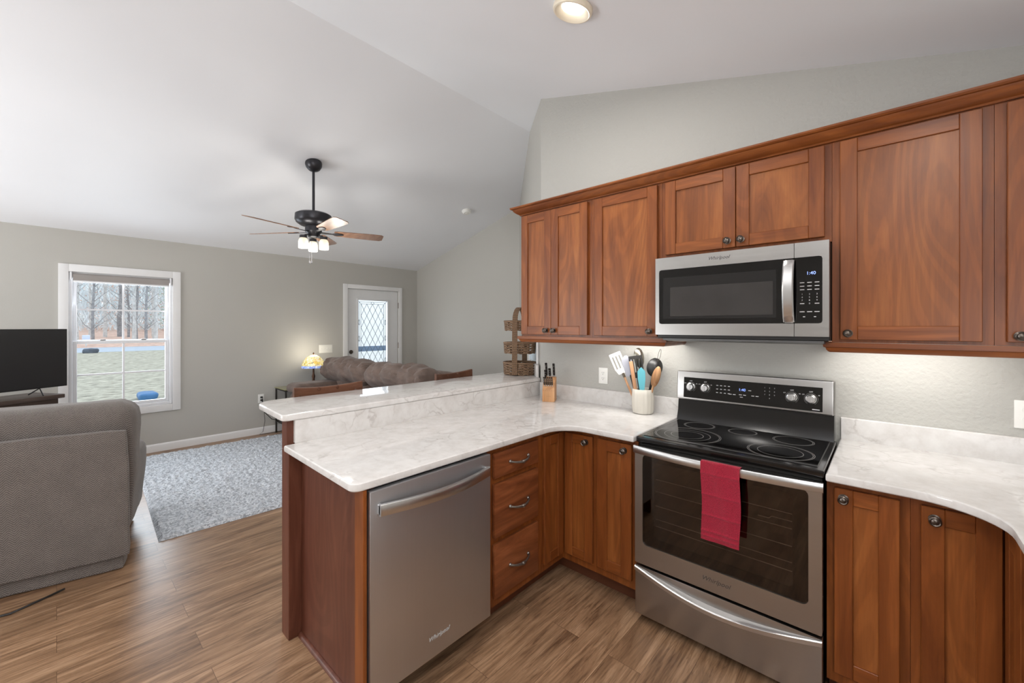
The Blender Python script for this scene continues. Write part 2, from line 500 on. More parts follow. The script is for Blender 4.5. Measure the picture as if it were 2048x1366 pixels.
def dup(root, loc=None, rz=None, label=None):
    r = root.copy(); COL.objects.link(r)
    if loc is not None: r.location = loc
    if rz is not None: r.rotation_euler = (0, 0, rz)
    if label: r['label'] = label
    for ch in list(root.children):
        c = ch.copy(); COL.objects.link(c); c.parent = r
        for g in list(ch.children):
            d = g.copy(); COL.objects.link(d); d.parent = c
    return r


def text(name, s, size, pos, right, up, mat, parent=None, org=None, shear=0.0, align='CENTER', depth=0.0003, sx=1.0):
    cu = bpy.data.curves.new(name, 'FONT'); cu.body = s; cu.size = size; cu.shear = shear; cu.align_x = align; cu.align_y = 'CENTER'
    cu.extrude = depth; cu.resolution_u = 3
    tmp = bpy.data.objects.new('tmp_text', cu); COL.objects.link(tmp)
    dg = bpy.context.evaluated_depsgraph_get(); dg.update()
    me = bpy.data.meshes.new_from_object(tmp.evaluated_get(dg))
    bpy.data.objects.remove(tmp); bpy.data.curves.remove(cu)
    R = Vector(right).normalized(); U = Vector(up).normalized(); N = R.cross(U)
    P = Vector(pos) - (Vector(org) if org is not None else Vector())
    for v in me.vertices:
        c = v.co.copy(); v.co = P + R * c.x * sx + U * c.y + N * (c.z + depth)
    me.name = name; me.materials.clear(); me.materials.append(M[mat])
    o = bpy.data.objects.new(name, me); COL.objects.link(o)
    if parent is not None: o.parent = parent
    return o


def arc(cx, cy, r, a0, a1, n=8):
    return [(cx + r * math.cos(math.radians(a0 + (a1 - a0) * i / n)), cy + r * math.sin(math.radians(a0 + (a1 - a0) * i / n))) for i in range(n + 1)]


# ------------------------------------------------------------------ room dimensions (metres)
XW = -6.4            # window wall
YB = 4.456           # living room gable wall
YK = 2.622           # kitchen wall
XK = -2.062          # where the kitchen wall ends and the angled wall starts
XR = 0.92            # side wall
YF = -3.4            # wall behind the camera
SL = 0.2753; SK = -0.2818
XRD = -2.752; ZRD = 3.508; ZE = 2.504


def zc(x): return ZE + SL * (x - XW) if x < XRD else ZRD + SK * (x - XRD)


def struct(mb, name, mat, parent=None, loc=(0, 0, 0), **kw):
    o = mb.build(name, mat, parent, loc, **kw); o.location = loc if parent is None else (0, 0, 0)
    if parent is None: o['kind'] = 'structure'
    return o


struct(MB().box(XW - .12, XR + .12, YF - .12, YB + .12, -0.08, 0.0), 'floor', 'floor')
# ceiling slopes (0.1 thick)
XA = XK - (YB - YK)   # angled wall foot on the gable wall
struct(MB().prism([(XW - .12, zc(XW) - SL * .12), (XRD, ZRD), (XRD, ZRD + .1), (XW - .12, zc(XW) - SL * .12 + .1)], YF - .12, YB + .12, plane='xz'), 'ceiling', 'ceiling')
struct(MB().prism([(XRD, ZRD), (XR + .12, zc(XR + .12)), (XR + .12, zc(XR + .12) + .1), (XRD, ZRD + .1)], YF - .12, YB + .12, plane='xz'), 'ceiling_kitchen', 'ceiling')
# window wall with openings, built as one mesh of blocks
WY0, WY1, WZ0, WZ1 = 0.085, 0.94, 0.55, 2.062
DY0, DY1, DZ1 = 3.13, 4.06, 2.095
mb = MB()
for a in ((YF, WY0, 0, ZE), (WY0, WY1, 0, WZ0), (WY0, WY1, WZ1, ZE), (WY1, DY0, 0, ZE), (DY0, DY1, DZ1, ZE), (DY1, YB + .12, 0, ZE)):
    mb.box(XW - .12, XW, *a)
struct(mb, 'wall_left', 'wall')
struct(MB().prism([(XW, 0), (XA, 0), (XA, zc(XA)), (XW, ZE)], YB, YB + .12, plane='xz'), 'wall_back', 'wall')
# angled wall: from (XK,YK) 45 degrees to (XA,YB)
mb = MB(); b = mb.bm


def ap(x): return YK - (x - XK)


xs = [XK, XRD, XA]
fr = [b.verts.new((x, ap(x), 0)) for x in xs]; ft = [b.verts.new((x, ap(x), zc(x))) for x in xs]
bk = [b.verts.new((x + .08, ap(x) + .08, 0)) for x in xs]; bt = [b.verts.new((x + .08, ap(x) + .08, zc(x))) for x in xs]
b.faces.new((fr[0], fr[1], fr[2], ft[2], ft[1], ft[0])); b.faces.new((bk[2], bk[1], bk[0], bt[0], bt[1], bt[2]))
struct(mb, 'wall_corner', 'wall', smooth=False)
struct(MB().prism([(XK, 0), (XR, 0), (XR, zc(XR)), (XK, zc(XK))], YK, YK + .12, plane='xz'), 'wall_kitchen', 'wall_peel')
struct(MB().box(XR, XR + .12, YF, YK + .12, 0, zc(XR)), 'wall_right', 'wall')
struct(MB().prism([(XW, 0), (XR, 0), (XR, zc(XR)), (XRD, ZRD), (XW, ZE)], YF - .12, YF, plane='xz'), 'wall_front', 'wall')


def baseboard(name, y0, y1):
    prof = [(XW, 0.0), (XW + .014, 0.0), (XW + .014, .07), (XW + .009, .085), (XW + .004, .092), (XW, .092)]
    struct(MB().prism(prof, y0, y1, plane='xz'), name, 'white_paint')


baseboard('baseboard_left', YF, 3.05)
baseboard('baseboard_back', 4.135, YB)

# ------------------------------------------------------------------ window_1 (double hung) and its shade
w = thing('window_1', None, None, (XW, 0.512, WZ0)); w['kind'] = 'structure'; O = w.location
mb = MB()
for a in ((0.01, 0.085, 0.471, 2.143), (0.94, 1.018, 0.471, 2.143), (0.085, 0.94, 2.062, 2.143), (0.085, 0.94, 0.471, 0.55)):
    mb.box(XW + .001, XW + .019, *a, 0.004, 2)
mb.build('casing', 'white_paint', w, O)
mb = MB()
X0, X1 = XW - .115, XW - .002
for a in ((0.0855, 0.112, 0.5505, 2.0615), (0.913, 0.9395, 0.5505, 2.0615), (0.112, 0.913, 2.03, 2.0615), (0.112, 0.913, 0.5505, 0.582)):
    mb.box(X0, X1, *a, 0.003, 1)
mb.build('jamb', 'vinyl', w, O)


def sash(name, z0, z1, xo):
    m = MB(); s = .034
    y0, y1 = .113, .912
    for a in ((y0, y0 + s, z0, z1), (y1 - s, y1, z0, z1), (y0 + s, y1 - s, z1 - s, z1), (y0 + s, y1 - s, z0, z0 + s)):
        m.box(xo - .016, xo + .016, *a, 0.003, 1)
    o = m.build(name, 'vinyl', w, O)
    m = MB(); ym = (y0 + y1) / 2; zm = (z0 + z1) / 2
    m.box(xo - .006, xo + .006, ym - .009, ym + .009, z0 + s, z1 - s); m.box(xo - .0055, xo + .0055, y0 + s, y1 - s, zm - .009, zm + .009)
    m.build('muntin', 'vinyl', o, O)
    MB().box(xo - .002, xo + .002, y0 + s, y1 - s, z0 + s, z1 - s).build('pane', 'window_glass', o, O)
    return o


sash('upper_sash', 1.30, 2.03, XW - .075)
lo = sash('lower_sash', .583, 1.325, XW - .04)
for y in (.345, .685):
    MB().box(XW - .05, XW - .026, y - .022, y + .022, 1.326, 1.34, .004, 2).build('sash_lock', 'pewter', lo, O)

sh = thing('roller_shade', 'grey fabric roller shade rolled up at the top of the window', 'window shade', (XW, .512, 2.06))
MB().lathe([(.026, 0), (.026, .80)], (XW - .0, .112, 2.024), 20, 'y').build('roller', plain('shade_fabric', (150, 145, 142), 0.9, bump=.2), sh, sh.location)
MB().box(XW + .022, XW + .026, .116, .908, 1.965, 2.03).build('fabric_drop', plain('shade_drop_fabric', (156, 150, 146), 0.9, bump=.2), sh, sh.location)
MB().box(XW + .019, XW + .029, .116, .908, 1.955, 1.972, .004, 2).build('hem_bar', 'shade_fabric' if 'shade_fabric' in M else 'vinyl', sh, sh.location)
for y in (.094, .914):
    MB().box(XW - .03, XW + .03, y, y + .016, 1.975, 2.06, .003, 1).build('bracket', 'vinyl', sh, sh.location)

# ------------------------------------------------------------------ door_1 with leaded glass
d = thing('door_1', None, None, (XW, 3.594, 0)); d['kind'] = 'structure'; O = d.location
mb = MB()
for a in ((3.058, 3.13, 0, 2.163), (4.06, 4.127, 0, 2.163), (3.13, 4.06, 2.095, 2.163)): mb.box(XW + .001, XW + .02, *a, .004, 2)
mb.build('casing', 'white_paint', d, O)
XD = XW - .02
GY0, GY1, GZ0, GZ1 = 3.318, 3.858, .30, 1.918
mb = MB()
for a in ((3.134, GY0, .012, 2.09), (GY1, 4.056, .012, 2.09), (GY0, GY1, GZ1, 2.09), (GY0, GY1, .012, GZ0)): mb.box(XD - .044, XD, *a)
slab = mb.build('slab', 'door_paint', d, O)
mb = MB()
for a in ((GY0 - .022, GY0 + .004, GZ0 - .022, GZ1 + .022), (GY1 - .004, GY1 + .022, GZ0 - .022, GZ1 + .022), (GY0, GY1, GZ1 - .004, GZ1 + .022), (GY0, GY1, GZ0 - .022, GZ0 + .004)):
    mb.box(XD - .002, XD + .012, *a, .004, 2)
mb.build('glazing_frame', 'door_paint', slab, O)
M['door_glass'] = glass_mat('textured_door_glass', (0.97, 0.985, 1, 1), .03, 0.0)
MB().box(XD - .024, XD - .02, GY0, GY1, GZ0, GZ1).build('pane', 'door_glass', slab, O)
M['lead'] = plain('lead_came', (70, 80, 84), .45, .5)
mb = MB()


def ln(y0, z0, y1, z1, wd=.0055): mb.bar((XD - .016, y0, z0), (XD - .016, y1, z1), wd, .004, up=(1, 0, 0))


for k, q in ((.03, .005), (.062, .005)):
    ln(GY0 + k, GZ0 + k, GY0 + k, GZ1 - k, q); ln(GY1 - k, GZ0 + k, GY1 - k, GZ1 - k, q); ln(GY0 + k, GZ1 - k, GY1 - k, GZ1 - k, q); ln(GY0 + k, GZ0 + k, GY1 - k, GZ0 + k, q)
for (yy, zz, y2, z2) in ((GY0, GZ1, GY0 + .062, GZ1 - .062), (GY1, GZ1, GY1 - .062, GZ1 - .062)): ln(yy, zz, y2, z2)
ya, yb_, za, zb_ = GY0 + .062, GY1 - .062, GZ0 + .062, GZ1 - .062
ncol = 4; cw = (yb_ - ya) / ncol; ch = cw * 1.9
for sgn in (1, -1):
    for k in range(-30, 31):
        pts = []
        # line through (ya + k*cw, za) with slope sgn*ch/cw, clipped to the field
        y_at = lambda z: ya + k * cw + sgn * (z - zb_) * cw / ch
        z_at = lambda y: zb_ + sgn * (y - ya - k * cw) * ch / cw
        c = []
        for z in (za, zb_):
            y = y_at(z)
            if ya - 1e-6 <= y <= yb_ + 1e-6: c.append((y, z))
        for y in (ya, yb_):
            z = z_at(y)
            if za + 1e-6 < z < zb_ - 1e-6: c.append((y, z))
        if len(c) >= 2 and (abs(c[0][0] - c[1][0]) + abs(c[0][1] - c[1][1])) > .02: ln(*c[0], *c[1])
mb.tube([(XD - .016, 3.588 + .028 * math.cos(t * PI / 8), GZ1 - .046 + .017 * math.sin(t * PI / 8)) for t in range(16)], .003, 5, close=True)
for yy in (GY0 + .031, GY1 - .031):
    for zz in (1.55, 1.28, .9):
        mb.tube([(XD - .016, yy + .014 * math.cos(t * PI / 6), zz + .045 * math.sin(t * PI / 6)) for t in range(12)], .003, 5, close=True)
mb.build('leaded_lattice', 'lead', slab, O)
for z in (1.80, 1.10, .25):
    MB().lathe([(.007, 0), (.007, .1)], (XW + .006, 4.058, z), 10, 'z').build('hinge', 'bronze', d, O)
MB().lathe([(.032, 0), (.032, .01), (.027, .016), (.012, .018)], (XD, 3.2, 1.069), 20, 'x').build('deadbolt', 'bronze', d, O)
m2 = MB().lathe([(.032, 0), (.032, .008), (.014, .014), (.012, .04), (.014, .045)], (XD, 3.2, .948), 20, 'x').bar((XD + .045, 3.19, .948), (XD + .045, 3.31, .945), .016)
m2.build('lever_handle', 'bronze', d, O)

# ------------------------------------------------------------------ outside: lawn, road, bank, trees
GZ = -0.55
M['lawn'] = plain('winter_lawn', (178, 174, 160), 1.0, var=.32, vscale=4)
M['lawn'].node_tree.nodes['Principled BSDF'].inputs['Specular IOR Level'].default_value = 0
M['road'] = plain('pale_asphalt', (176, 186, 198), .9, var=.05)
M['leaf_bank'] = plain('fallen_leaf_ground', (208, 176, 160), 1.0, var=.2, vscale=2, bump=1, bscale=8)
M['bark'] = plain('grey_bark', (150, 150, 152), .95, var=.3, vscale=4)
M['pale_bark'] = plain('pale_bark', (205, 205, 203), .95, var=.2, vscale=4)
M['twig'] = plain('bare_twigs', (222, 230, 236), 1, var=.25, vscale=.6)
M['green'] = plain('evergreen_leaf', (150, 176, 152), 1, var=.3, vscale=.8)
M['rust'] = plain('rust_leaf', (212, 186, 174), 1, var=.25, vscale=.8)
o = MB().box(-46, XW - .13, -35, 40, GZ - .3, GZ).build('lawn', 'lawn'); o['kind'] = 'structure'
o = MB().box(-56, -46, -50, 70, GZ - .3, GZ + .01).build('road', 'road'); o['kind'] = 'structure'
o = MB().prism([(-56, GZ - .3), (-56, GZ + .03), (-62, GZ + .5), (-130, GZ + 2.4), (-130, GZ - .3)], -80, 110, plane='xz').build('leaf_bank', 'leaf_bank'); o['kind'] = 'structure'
rnd = random.Random(3)


def tree_mesh(h, r, seed, nb=16):
    q = random.Random(seed); m = MB()
    P = [(0, 0, 0)]
    for i in range(1, 7): P.append((q.uniform(-.12, .12) * i * .4, q.uniform(-.12, .12) * i * .4, h * i / 6))
    m.tube(P, [r * (1 - .12 * i) for i in range(7)], 8)
    return m, P


TREES = []
for k in range(4):
    h = 12 + 2 * k; r = .14 + .06 * (k % 3)
    m, P = tree_mesh(h, r, 20 + k)
    t = thing('bare_tree', 'x', 'tree', (0, 0, 0), 0, 'bare trees beyond the road')
    m.build('trunk', 'pale_bark' if k % 2 else 'bark', t)
    q = random.Random(50 + k); mm = MB()
    for i in range(26):
        z = q.uniform(1.2, h * .9); a = q.uniform(0, 2 * PI); L = q.uniform(.8, 2.4)
        p0 = Vector((0, 0, z)); p1 = p0 + Vector((math.cos(a) * L * .5, math.sin(a) * L * .5, L * q.uniform(.3, .7))); p2 = p1 + Vector((math.cos(a + .5) * L * .5, math.sin(a + .5) * L * .5, L * q.uniform(.2, .7)))
        mm.tube([p0, p1, p2], [.035, .022, .008], 4)
        mm.tube([p1, p1 + Vector((q.uniform(-.6, .6), q.uniform(-.6, .6), q.uniform(.3, .9)))], [.016, .006], 3)
    mm.build('branches', 'pale_bark' if k % 2 else 'bark', t)
    TREES.append(t)
spots = []
for i in range(26):
    X = -59 - .55 * i + rnd.uniform(-.5, .5); 
    Y = (-X) * rnd.uniform(-.01, .21)
    spots.append((X, Y))
LAB = 'slim bare tree in the wood across the road, seen through the window'
for i, (X, Y) in enumerate(spots):
    z = GZ + .3 + max(0, (-X - 62)) * .028
    if i < 4:
        TREES[i].location = (X, Y, z); TREES[i].rotation_euler = (0, 0, rnd.uniform(0, 6)); TREES[i]['label'] = LAB
    else: dup(TREES[i % 4], (X, Y, z), rnd.uniform(0, 6), LAB)
# the thicket behind: countless twigs and leaf flecks
mb = MB(); b = mb.bm
q = random.Random(9)
for i in range(15000):
    X = q.uniform(-120, -84); Y = (-X) * q.uniform(-.03, .24); z = q.uniform(.0, 19) + GZ + 1.2
    a = q.uniform(-.5, .5); L = q.uniform(.8, 3.2); wd = q.uniform(.03, .09)
    dv = Vector((q.uniform(-.3, .3), math.sin(a), math.cos(a))) * L; sv = Vector((0, wd, 0))
    p = Vector((X, Y, z)); vs = [b.verts.new(p - sv), b.verts.new(p + sv), b.verts.new(p + dv + sv * .3), b.verts.new(p + dv - sv * .3)]
    b.faces.new(vs)
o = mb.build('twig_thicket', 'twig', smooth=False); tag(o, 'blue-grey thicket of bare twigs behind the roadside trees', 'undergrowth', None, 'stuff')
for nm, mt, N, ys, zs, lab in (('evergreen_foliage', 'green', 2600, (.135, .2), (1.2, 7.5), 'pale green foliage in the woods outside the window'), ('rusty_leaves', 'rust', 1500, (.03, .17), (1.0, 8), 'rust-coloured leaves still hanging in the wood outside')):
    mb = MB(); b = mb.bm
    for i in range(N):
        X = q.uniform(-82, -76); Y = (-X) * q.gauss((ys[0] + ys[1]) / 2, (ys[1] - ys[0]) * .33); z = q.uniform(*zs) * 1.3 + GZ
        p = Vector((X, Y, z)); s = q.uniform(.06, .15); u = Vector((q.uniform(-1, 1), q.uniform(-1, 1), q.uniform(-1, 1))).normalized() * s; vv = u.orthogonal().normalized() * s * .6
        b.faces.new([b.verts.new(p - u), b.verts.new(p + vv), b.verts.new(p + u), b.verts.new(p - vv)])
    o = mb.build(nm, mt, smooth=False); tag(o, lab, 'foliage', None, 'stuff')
# a parked dark car on the road, a blue tarp on the lawn, a pale mailbox
M['rock'] = plain('dark_rock', (84, 92, 104), .9, var=.3, vscale=5)
one(MB().soft((-45, 1.75, GZ + .14), (.7, .85, .40), .15, .08, 3, 8, 4), 'boulder', 'rock', 'dark boulder at the far edge of the lawn outside the window', 'rock', (-45, 1.75, GZ))
M['tarp'] = plain('blue_plastic', (70, 120, 170), .5)
one(MB().soft((-15.3, 1.70, GZ + .10), (.7, .40, .20), .08, .04, 5, 8, 4), 'garden_sled', 'tarp', 'blue plastic shape lying on the lawn below the window', 'garden toy', (-15.3, 1.70, GZ))
mbx = thing('mailbox', 'pale blue-white roadside box on a short post across the road', 'mailbox', (-57, 1.9, GZ + .1))
MB().box(-.25, .25, -.27, .27, .60, 1.10, .08, 3).build('box', plain('pale_blue_box', (206, 214, 230), .5), mbx)
MB().box(-.06, .06, -.06, .06, -.06, .60).build('post', 'pale_bark', mbx)
gh = thing('door_backdrop', 'added white backdrop block beyond the porch, whitening the view through the leaded door glass', 'backdrop', (-13.5, 8.5, GZ + .001))  # invented white block, added so the door glass looks bright
M['backdrop_paint'] = plain('backdrop_white', (244, 246, 248), .8, var=.02)
MB().box(-2, 0, -4.5, 6, 0, 4.2).build('wall', 'backdrop_paint', gh)
MB().prism([(-2.3, 4.2), (.3, 4.2), (-1, 5.2)], -4.7, 6.2, plane='xz').build('roof', 'backdrop_paint', gh)
# porch in front of the door
o = MB().box(-9.4, XW - .13, 2.2, 6.5, -.2, -.04).build('porch_floor', plain('porch_boards', (196, 198, 200), .8)); o['kind'] = 'structure'
pr = thing('porch_rail', 'blue-grey porch railing seen through the leaded door glass', 'railing', (-8.6, 4.5, -.04))
M['porch_blue'] = plain('porch_paint', (96, 116, 138), .6)
MB().box(-.05, .05, -2.2, 2, .97, 1.08, .01).build('top_rail', 'porch_blue', pr)
for y in (-2.1, 1.9): MB().box(-.045, .045, y - .045, y + .045, 0, .97, .006).build('post', 'porch_blue', pr)

# ------------------------------------------------------------------ cabinet parts
KG = []


def knob(parent, org, pos, n):
    """Round ringed knob on its rosette; n is the outward axis of the door."""
    ax = {(0, -1): '-y', (1, 0): 'x', (-1, 0): '-x'}[n]
    m = MB().lathe([(.0165, 0), (.0165, .003), (.008, .005), (.006, .014), (.012, .018), (.0165, .022), (.0165, .027), (.013, .030), (.010, .028), (.005, .031), (0, .031)], pos, 20, ax)
    return m.build('knob', 'bronze', parent, org)


def frame_door(parent, org, a0, a1, z0, z1, n, plane, st=.058, grain='cherry', kn=None, name='door'):
    """Shaker door. n = outward normal; spans a0..a1 along the wall, front face at plane."""
    T = .02

    def bx(m, p0, p1, q0, q1, t0, t1, bev=0):
        if n == (0, -1): m.box(p0, p1, plane + t0, plane + t1, q0, q1, bev, 1)
        elif n == (1, 0): m.box(plane - t1, plane - t0, p0, p1, q0, q1, bev, 1)
        else: m.box(plane + t0, plane + t1, p0, p1, q0, q1, bev, 1)
    m = MB(); bx(m, a0 + .004, a1 - .004, z0 + .004, z1 - .004, .009, T - .001)
    dr = m.build(name, 'panel_wood', parent, org)
    for p, q_ in ((a0, a0 + st), (a1 - st, a1)):
        m = MB(); bx(m, p, q_, z0, z1, 0, T, .002); m.build('stile', 'cherry', dr, org)
    for p, q_ in ((z1 - st, z1), (z0, z0 + st)):
        m = MB(); bx(m, a0 + st, a1 - st, p, q_, .0003, T, .002); m.build('rail', 'cherry_h' if n == (0, -1) else 'cherry_y', dr, org)
    if kn: 
        pos = (kn[0], plane, kn[1]) if n == (0, -1) else (plane, kn[0], kn[1])
        knob(dr, org, pos, n)
    return dr


YU = 2.282           # upper door face
YB0 = 1.994          # base door face (kitchen wall run)
XP = -1.398          # base door face (peninsula run)
UZ0, UZ1 = 1.412, 2.315


def upper(name, label, x0, x1, doors, z0=UZ0, zd0=1.425, zd1=2.284):
    org = ((x0 + x1) / 2, YK - .01, z0)
    t = thing(name, label, 'kitchen cabinet', org, 0, 'cherry wall cabinets over the counter')
    x0 += .0006; x1 -= .0006
    m = MB(); y0 = YU + .0405
    m.box(x0, x0 + .016, y0, YK - .002, z0, UZ1); m.box(x1 - .016, x1, y0, YK - .002, z0, UZ1)
    m.box(x0 + .016, x1 - .016, y0, YK - .002, z0 + .012, z0 + .028); m.box(x0 + .016, x1 - .016, y0, YK - .002, UZ1 - .016, UZ1)
    m.box(x0 + .016, x1 - .016, YK - .008, YK - .002, z0 + .028, UZ1 - .016)
    m.build('body', 'cherry', t, org)
    m = MB(); y1 = YU + .0205; s0 = doors[0][0] - x0 + .008; s1 = x1 - doors[-1][1] + .008
    m.box(x0, x0 + s0, y1, y0, z0, UZ1); m.box(x1 - s1, x1, y1, y0, z0, UZ1)
    m.box(x0 + s0, x1 - s1, y1 + .0002, y0, zd1 - .02, UZ1); m.box(x0 + s0, x1 - s1, y1 + .0002, y0, z0, zd0 + .02)
    for a, c in zip(doors[:-1], doors[1:]):
        if c[0] - a[1] > .01: m.box(a[1] - .008, c[0] + .008, y1, y0, zd0, zd1)
    m.build('face_frame', 'cherry', t, org)
    for (a, c, kx, kz) in doors: frame_door(t, org, a, c, zd0, zd1, (0, -1), YU, kn=(kx, kz))
    return t


upper('wall_cabinet', 'cherry wall cabinet with two narrow doors, next to the wicker basket stand', -1.985, -1.396, [(-1.979, -1.7105, -1.750, 1.454), (-1.7085, -1.421, -1.683, 1.454)])
upper('wall_cabinet', 'cherry wall cabinet with one tall door, above the utensil crock', -1.396, -.9385, [(-1.370, -.962, -1.005, 1.453)])
upper('wall_cabinet', 'short cherry wall cabinet with two low doors, directly above the microwave', -.9385, -.178, [(-.916, -.560, -.596, 1.914), (-.557, -.203, -.535, 1.914)], z0=1.857, zd0=1.880)
upper('wall_cabinet', 'widest cherry wall cabinet door, beside the microwave with knob at its lower corner', -.178, .292, [(-.149, .262, -.122, 1.452)])
upper('wall_cabinet', 'last cherry wall cabinet, cut off by the picture edge', .292, .91, [(.321, .76, .350, 1.447)])


def profile_sweep(name, path, prof, mat, label, cat):
    """Sweep an (out, z) profile along a level path with mitred corners. out = to the outer side of the path (to its right)."""
    m = MB(); b = m.bm; P = [Vector((p[0], p[1], 0)) for p in path]; rings = []
    for i, p in enumerate(P):
        d0 = (P[i] - P[i - 1]).normalized() if i else None; d1 = (P[i + 1] - P[i]).normalized() if i < len(P) - 1 else None
        n0 = Vector((d0.y, -d0.x, 0)) if d0 else None; n1 = Vector((d1.y, -d1.x, 0)) if d1 else None
        if n0 is None: nn = n1
        elif n1 is None: nn = n0
        else: nn = (n0 + n1); nn = nn / nn.dot(n0)
        rings.append([b.verts.new((p.x + nn.x * u, p.y + nn.y * u, z)) for u, z in prof])
    k = len(prof)
    for A, B in zip(rings[:-1], rings[1:]):
        for i in range(k): b.faces.new((A[i], A[(i + 1) % k], B[(i + 1) % k], B[i]))
    b.faces.new(rings[0]); b.faces.new(rings[-1])
    bmesh.ops.recalc_face_normals(b, faces=b.faces[:])
    return one(m, name, mat, label, cat, (path[0][0], path[0][1], prof[0][1]), angle=25)


CR = [(-.002, 2.293), (.010, 2.293), (.014, 2.300), (.022, 2.304), (.034, 2.312), (.044, 2.322), (.050, 2.334), (.058, 2.336), (.064, 2.342), (.064, 2.350), (-.002, 2.350)]
# path runs so that the room lies to its right: from the wall along the cabinet's end, then along the fronts
profile_sweep('crown_molding', [(-1.988, YK - .004), (-1.988, YU + .019), (.908, YU + .019)], CR, 'cherry_h', 'long stepped cherry crown moulding along the tops of the wall cabinets', 'moulding')
LR = [(-.002, 1.411), (.0, 1.380), (.008, 1.380), (.014, 1.384), (.020, 1.392), (.022, 1.400), (.030, 1.404), (.030, 1.4115)]
LR = [(u, z - .012 if z < 1.41 else z) for u, z in LR]
profile_sweep('light_rail', [(-1.985, YK - .004), (-1.985, YU + .03), (-.9385, YU + .03), (-.9385, YK - .004)], LR, 'cherry_h', 'cherry light rail under the cabinets from the basket stand to the microwave', 'moulding')
profile_sweep('light_rail', [(-.178, YK - .004), (-.178, YU + .03), (.908, YU + .03)], LR, 'cherry_h', 'cherry light rail under the wide cabinet beyond the microwave', 'moulding')
area('undercabinet_lamp', (-1.12, 2.42, 1.408), (0, .25, -1), .4, .05, 2.2, (1.0, .97, .92))
area('undercabinet_lamp', (.05, 2.42, 1.408), (0, .25, -1), .5, .05, 2.3, (1.0, .97, .92))
area('hood_lamp', (-.56, 2.35, 1.405), (0, .2, -1), .25, .06, .6, (1.0, .97, .92))

# ------------------------------------------------------------------ base cabinets
BZ0, BZ1 = .115, .893


def base_box(t, org, x0, x1, y0, y1, toe):
    m = MB(); m.box(x0, x1, y0, y1, BZ0, BZ1); m.build('body', 'cherry', t, org)
    m = MB(); m.box(*toe, 0.0, BZ0 - .0005); m.build('toe_kick', 'toe', t, org)


# drawer base on the peninsula
org = (-1.72, 1.575, 0)
t = thing('drawer_cabinet', 'cherry base cabinet with three stacked drawers, beside the dishwasher', 'kitchen cabinet', org, 0, 'cherry base cabinets')
base_box(t, org, -2.07, XP - .0205, 1.376, 1.784, (-2.07, -1.51, 1.376, 1.784))


def bow_pull(parent, org, y, z):
    pts = []; rr = []
    for i in range(13):
        u = i / 12; yy = y - .07 + .14 * u
        out = .006 + .024 * math.sin(PI * u) ** .6; zz = z - .010 * math.sin(PI * u)
        pts.append((XP + out, yy, zz)); rr.append(.0042 + .003 * math.sin(PI * u) + (.002 if i in (0, 12) else 0))
    m = MB().tube(pts, rr, 8)
    for s in (-1, 1): m.lathe([(.009, 0), (.009, .004), (.006, .008)], (XP, y + s * .07, z), 14, 'x')
    m.lathe([(.006, -.012), (.009, -.006), (.010, 0), (.009, .006), (.006, .012)], (XP + .030, y, z - .01), 12, 'y')
    m.build('pull', 'pewter', parent, org)


M['drawer_wood'] = wood('cherry_drawer', (92, 47, 25), (122, 68, 38), (146, 88, 54), axis='y')
for z0, z1, zp in ((.744, .866, .805), (.4545, .716, .580), (.161, .4245, .288)):
    m = MB(); m.box(XP - .02, XP, 1.418, 1.756, z0, z1, .005, 2)
    dr = m.build('drawer', 'drawer_wood', t, org)
    bow_pull(dr, org, 1.597, zp)

# corner cabinet: two leaves meeting at the inside corner
org = (-1.7, 2.3, 0)
t = thing('corner_cabinet', 'cherry corner base cabinet with two door leaves meeting in the inner corner', 'kitchen cabinet', org, 0, 'cherry base cabinets')
m = MB(); m.prism([(-2.07, 1.785), (XP - .0205, 1.785), (XP - .0205, YB0 + .0205), (-1.1945, YB0 + .0205), (-1.1945, 2.60), (-2.07, 2.60)], BZ0, BZ1)
m.build('body', 'cherry', t, org)
m = MB(); m.prism([(-2.07, 1.785), (-1.51, 1.785), (-1.51, 2.11), (-1.1945, 2.11), (-1.1945, 2.60), (-2.07, 2.60)], 0, BZ0 - .0005)
m.build('toe_kick', 'toe', t, org)
frame_door(t, org, 1.812, 1.990, .161, .867, (1, 0), XP, st=.052)
frame_door(t, org, -1.394, -1.209, .161, .867, (0, -1), YB0, st=.052, kn=(-1.250, .832))

org = (-1.07, 2.3, 0)
t = thing('base_cabinet', 'narrow cherry base cabinet with one door, just before the stove', 'kitchen cabinet', org, 0, 'cherry base cabinets')
base_box(t, org, -1.194, -.9465, YB0 + .0205, 2.60, (-1.194, -.9465, 2.11, 2.60))
frame_door(t, org, -1.179, -.977, .161, .867, (0, -1), YB0, st=.06, kn=(-1.016, .832))

org = (-.06, 2.3, 0)
t = thing('base_cabinet', 'cherry base cabinet with one door and knob at its top corner, just past the stove', 'kitchen cabinet', org, 0, 'cherry base cabinets')
base_box(t, org, -.172, .062, YB0 + .0205, 2.60, (-.172, .062, 2.11, 2.60))
frame_door(t, org, -.148, .035, .161, .867, (0, -1), YB0, st=.056, kn=(-.120, .832))

org = (.6, 2.2, 0)
t = thing('corner_cabinet', 'cherry corner base cabinet under the curved counter edge, cut by the picture edge', 'kitchen cabinet', org, 0, 'cherry base cabinets')
m = MB(); m.prism([(.063, YB0 + .0205), (.2955, YB0 + .0205), (.2955, 1.2), (.91, 1.2), (.91, 2.60), (.063, 2.60)], BZ0, BZ1); m.build('body', 'cherry', t, org)
m = MB(); m.prism([(.063, 2.11), (.40, 2.11), (.40, 1.2), (.91, 1.2), (.91, 2.60), (.063, 2.60)], 0, BZ0 - .0005); m.build('toe_kick', 'toe', t, org)
frame_door(t, org, .0885, .2715, .161, .867, (0, -1), YB0, st=.057, kn=(.121, .829))
frame_door(t, org, 1.79, 1.990, .161, .867, (-1, 0), .2745, st=.057)

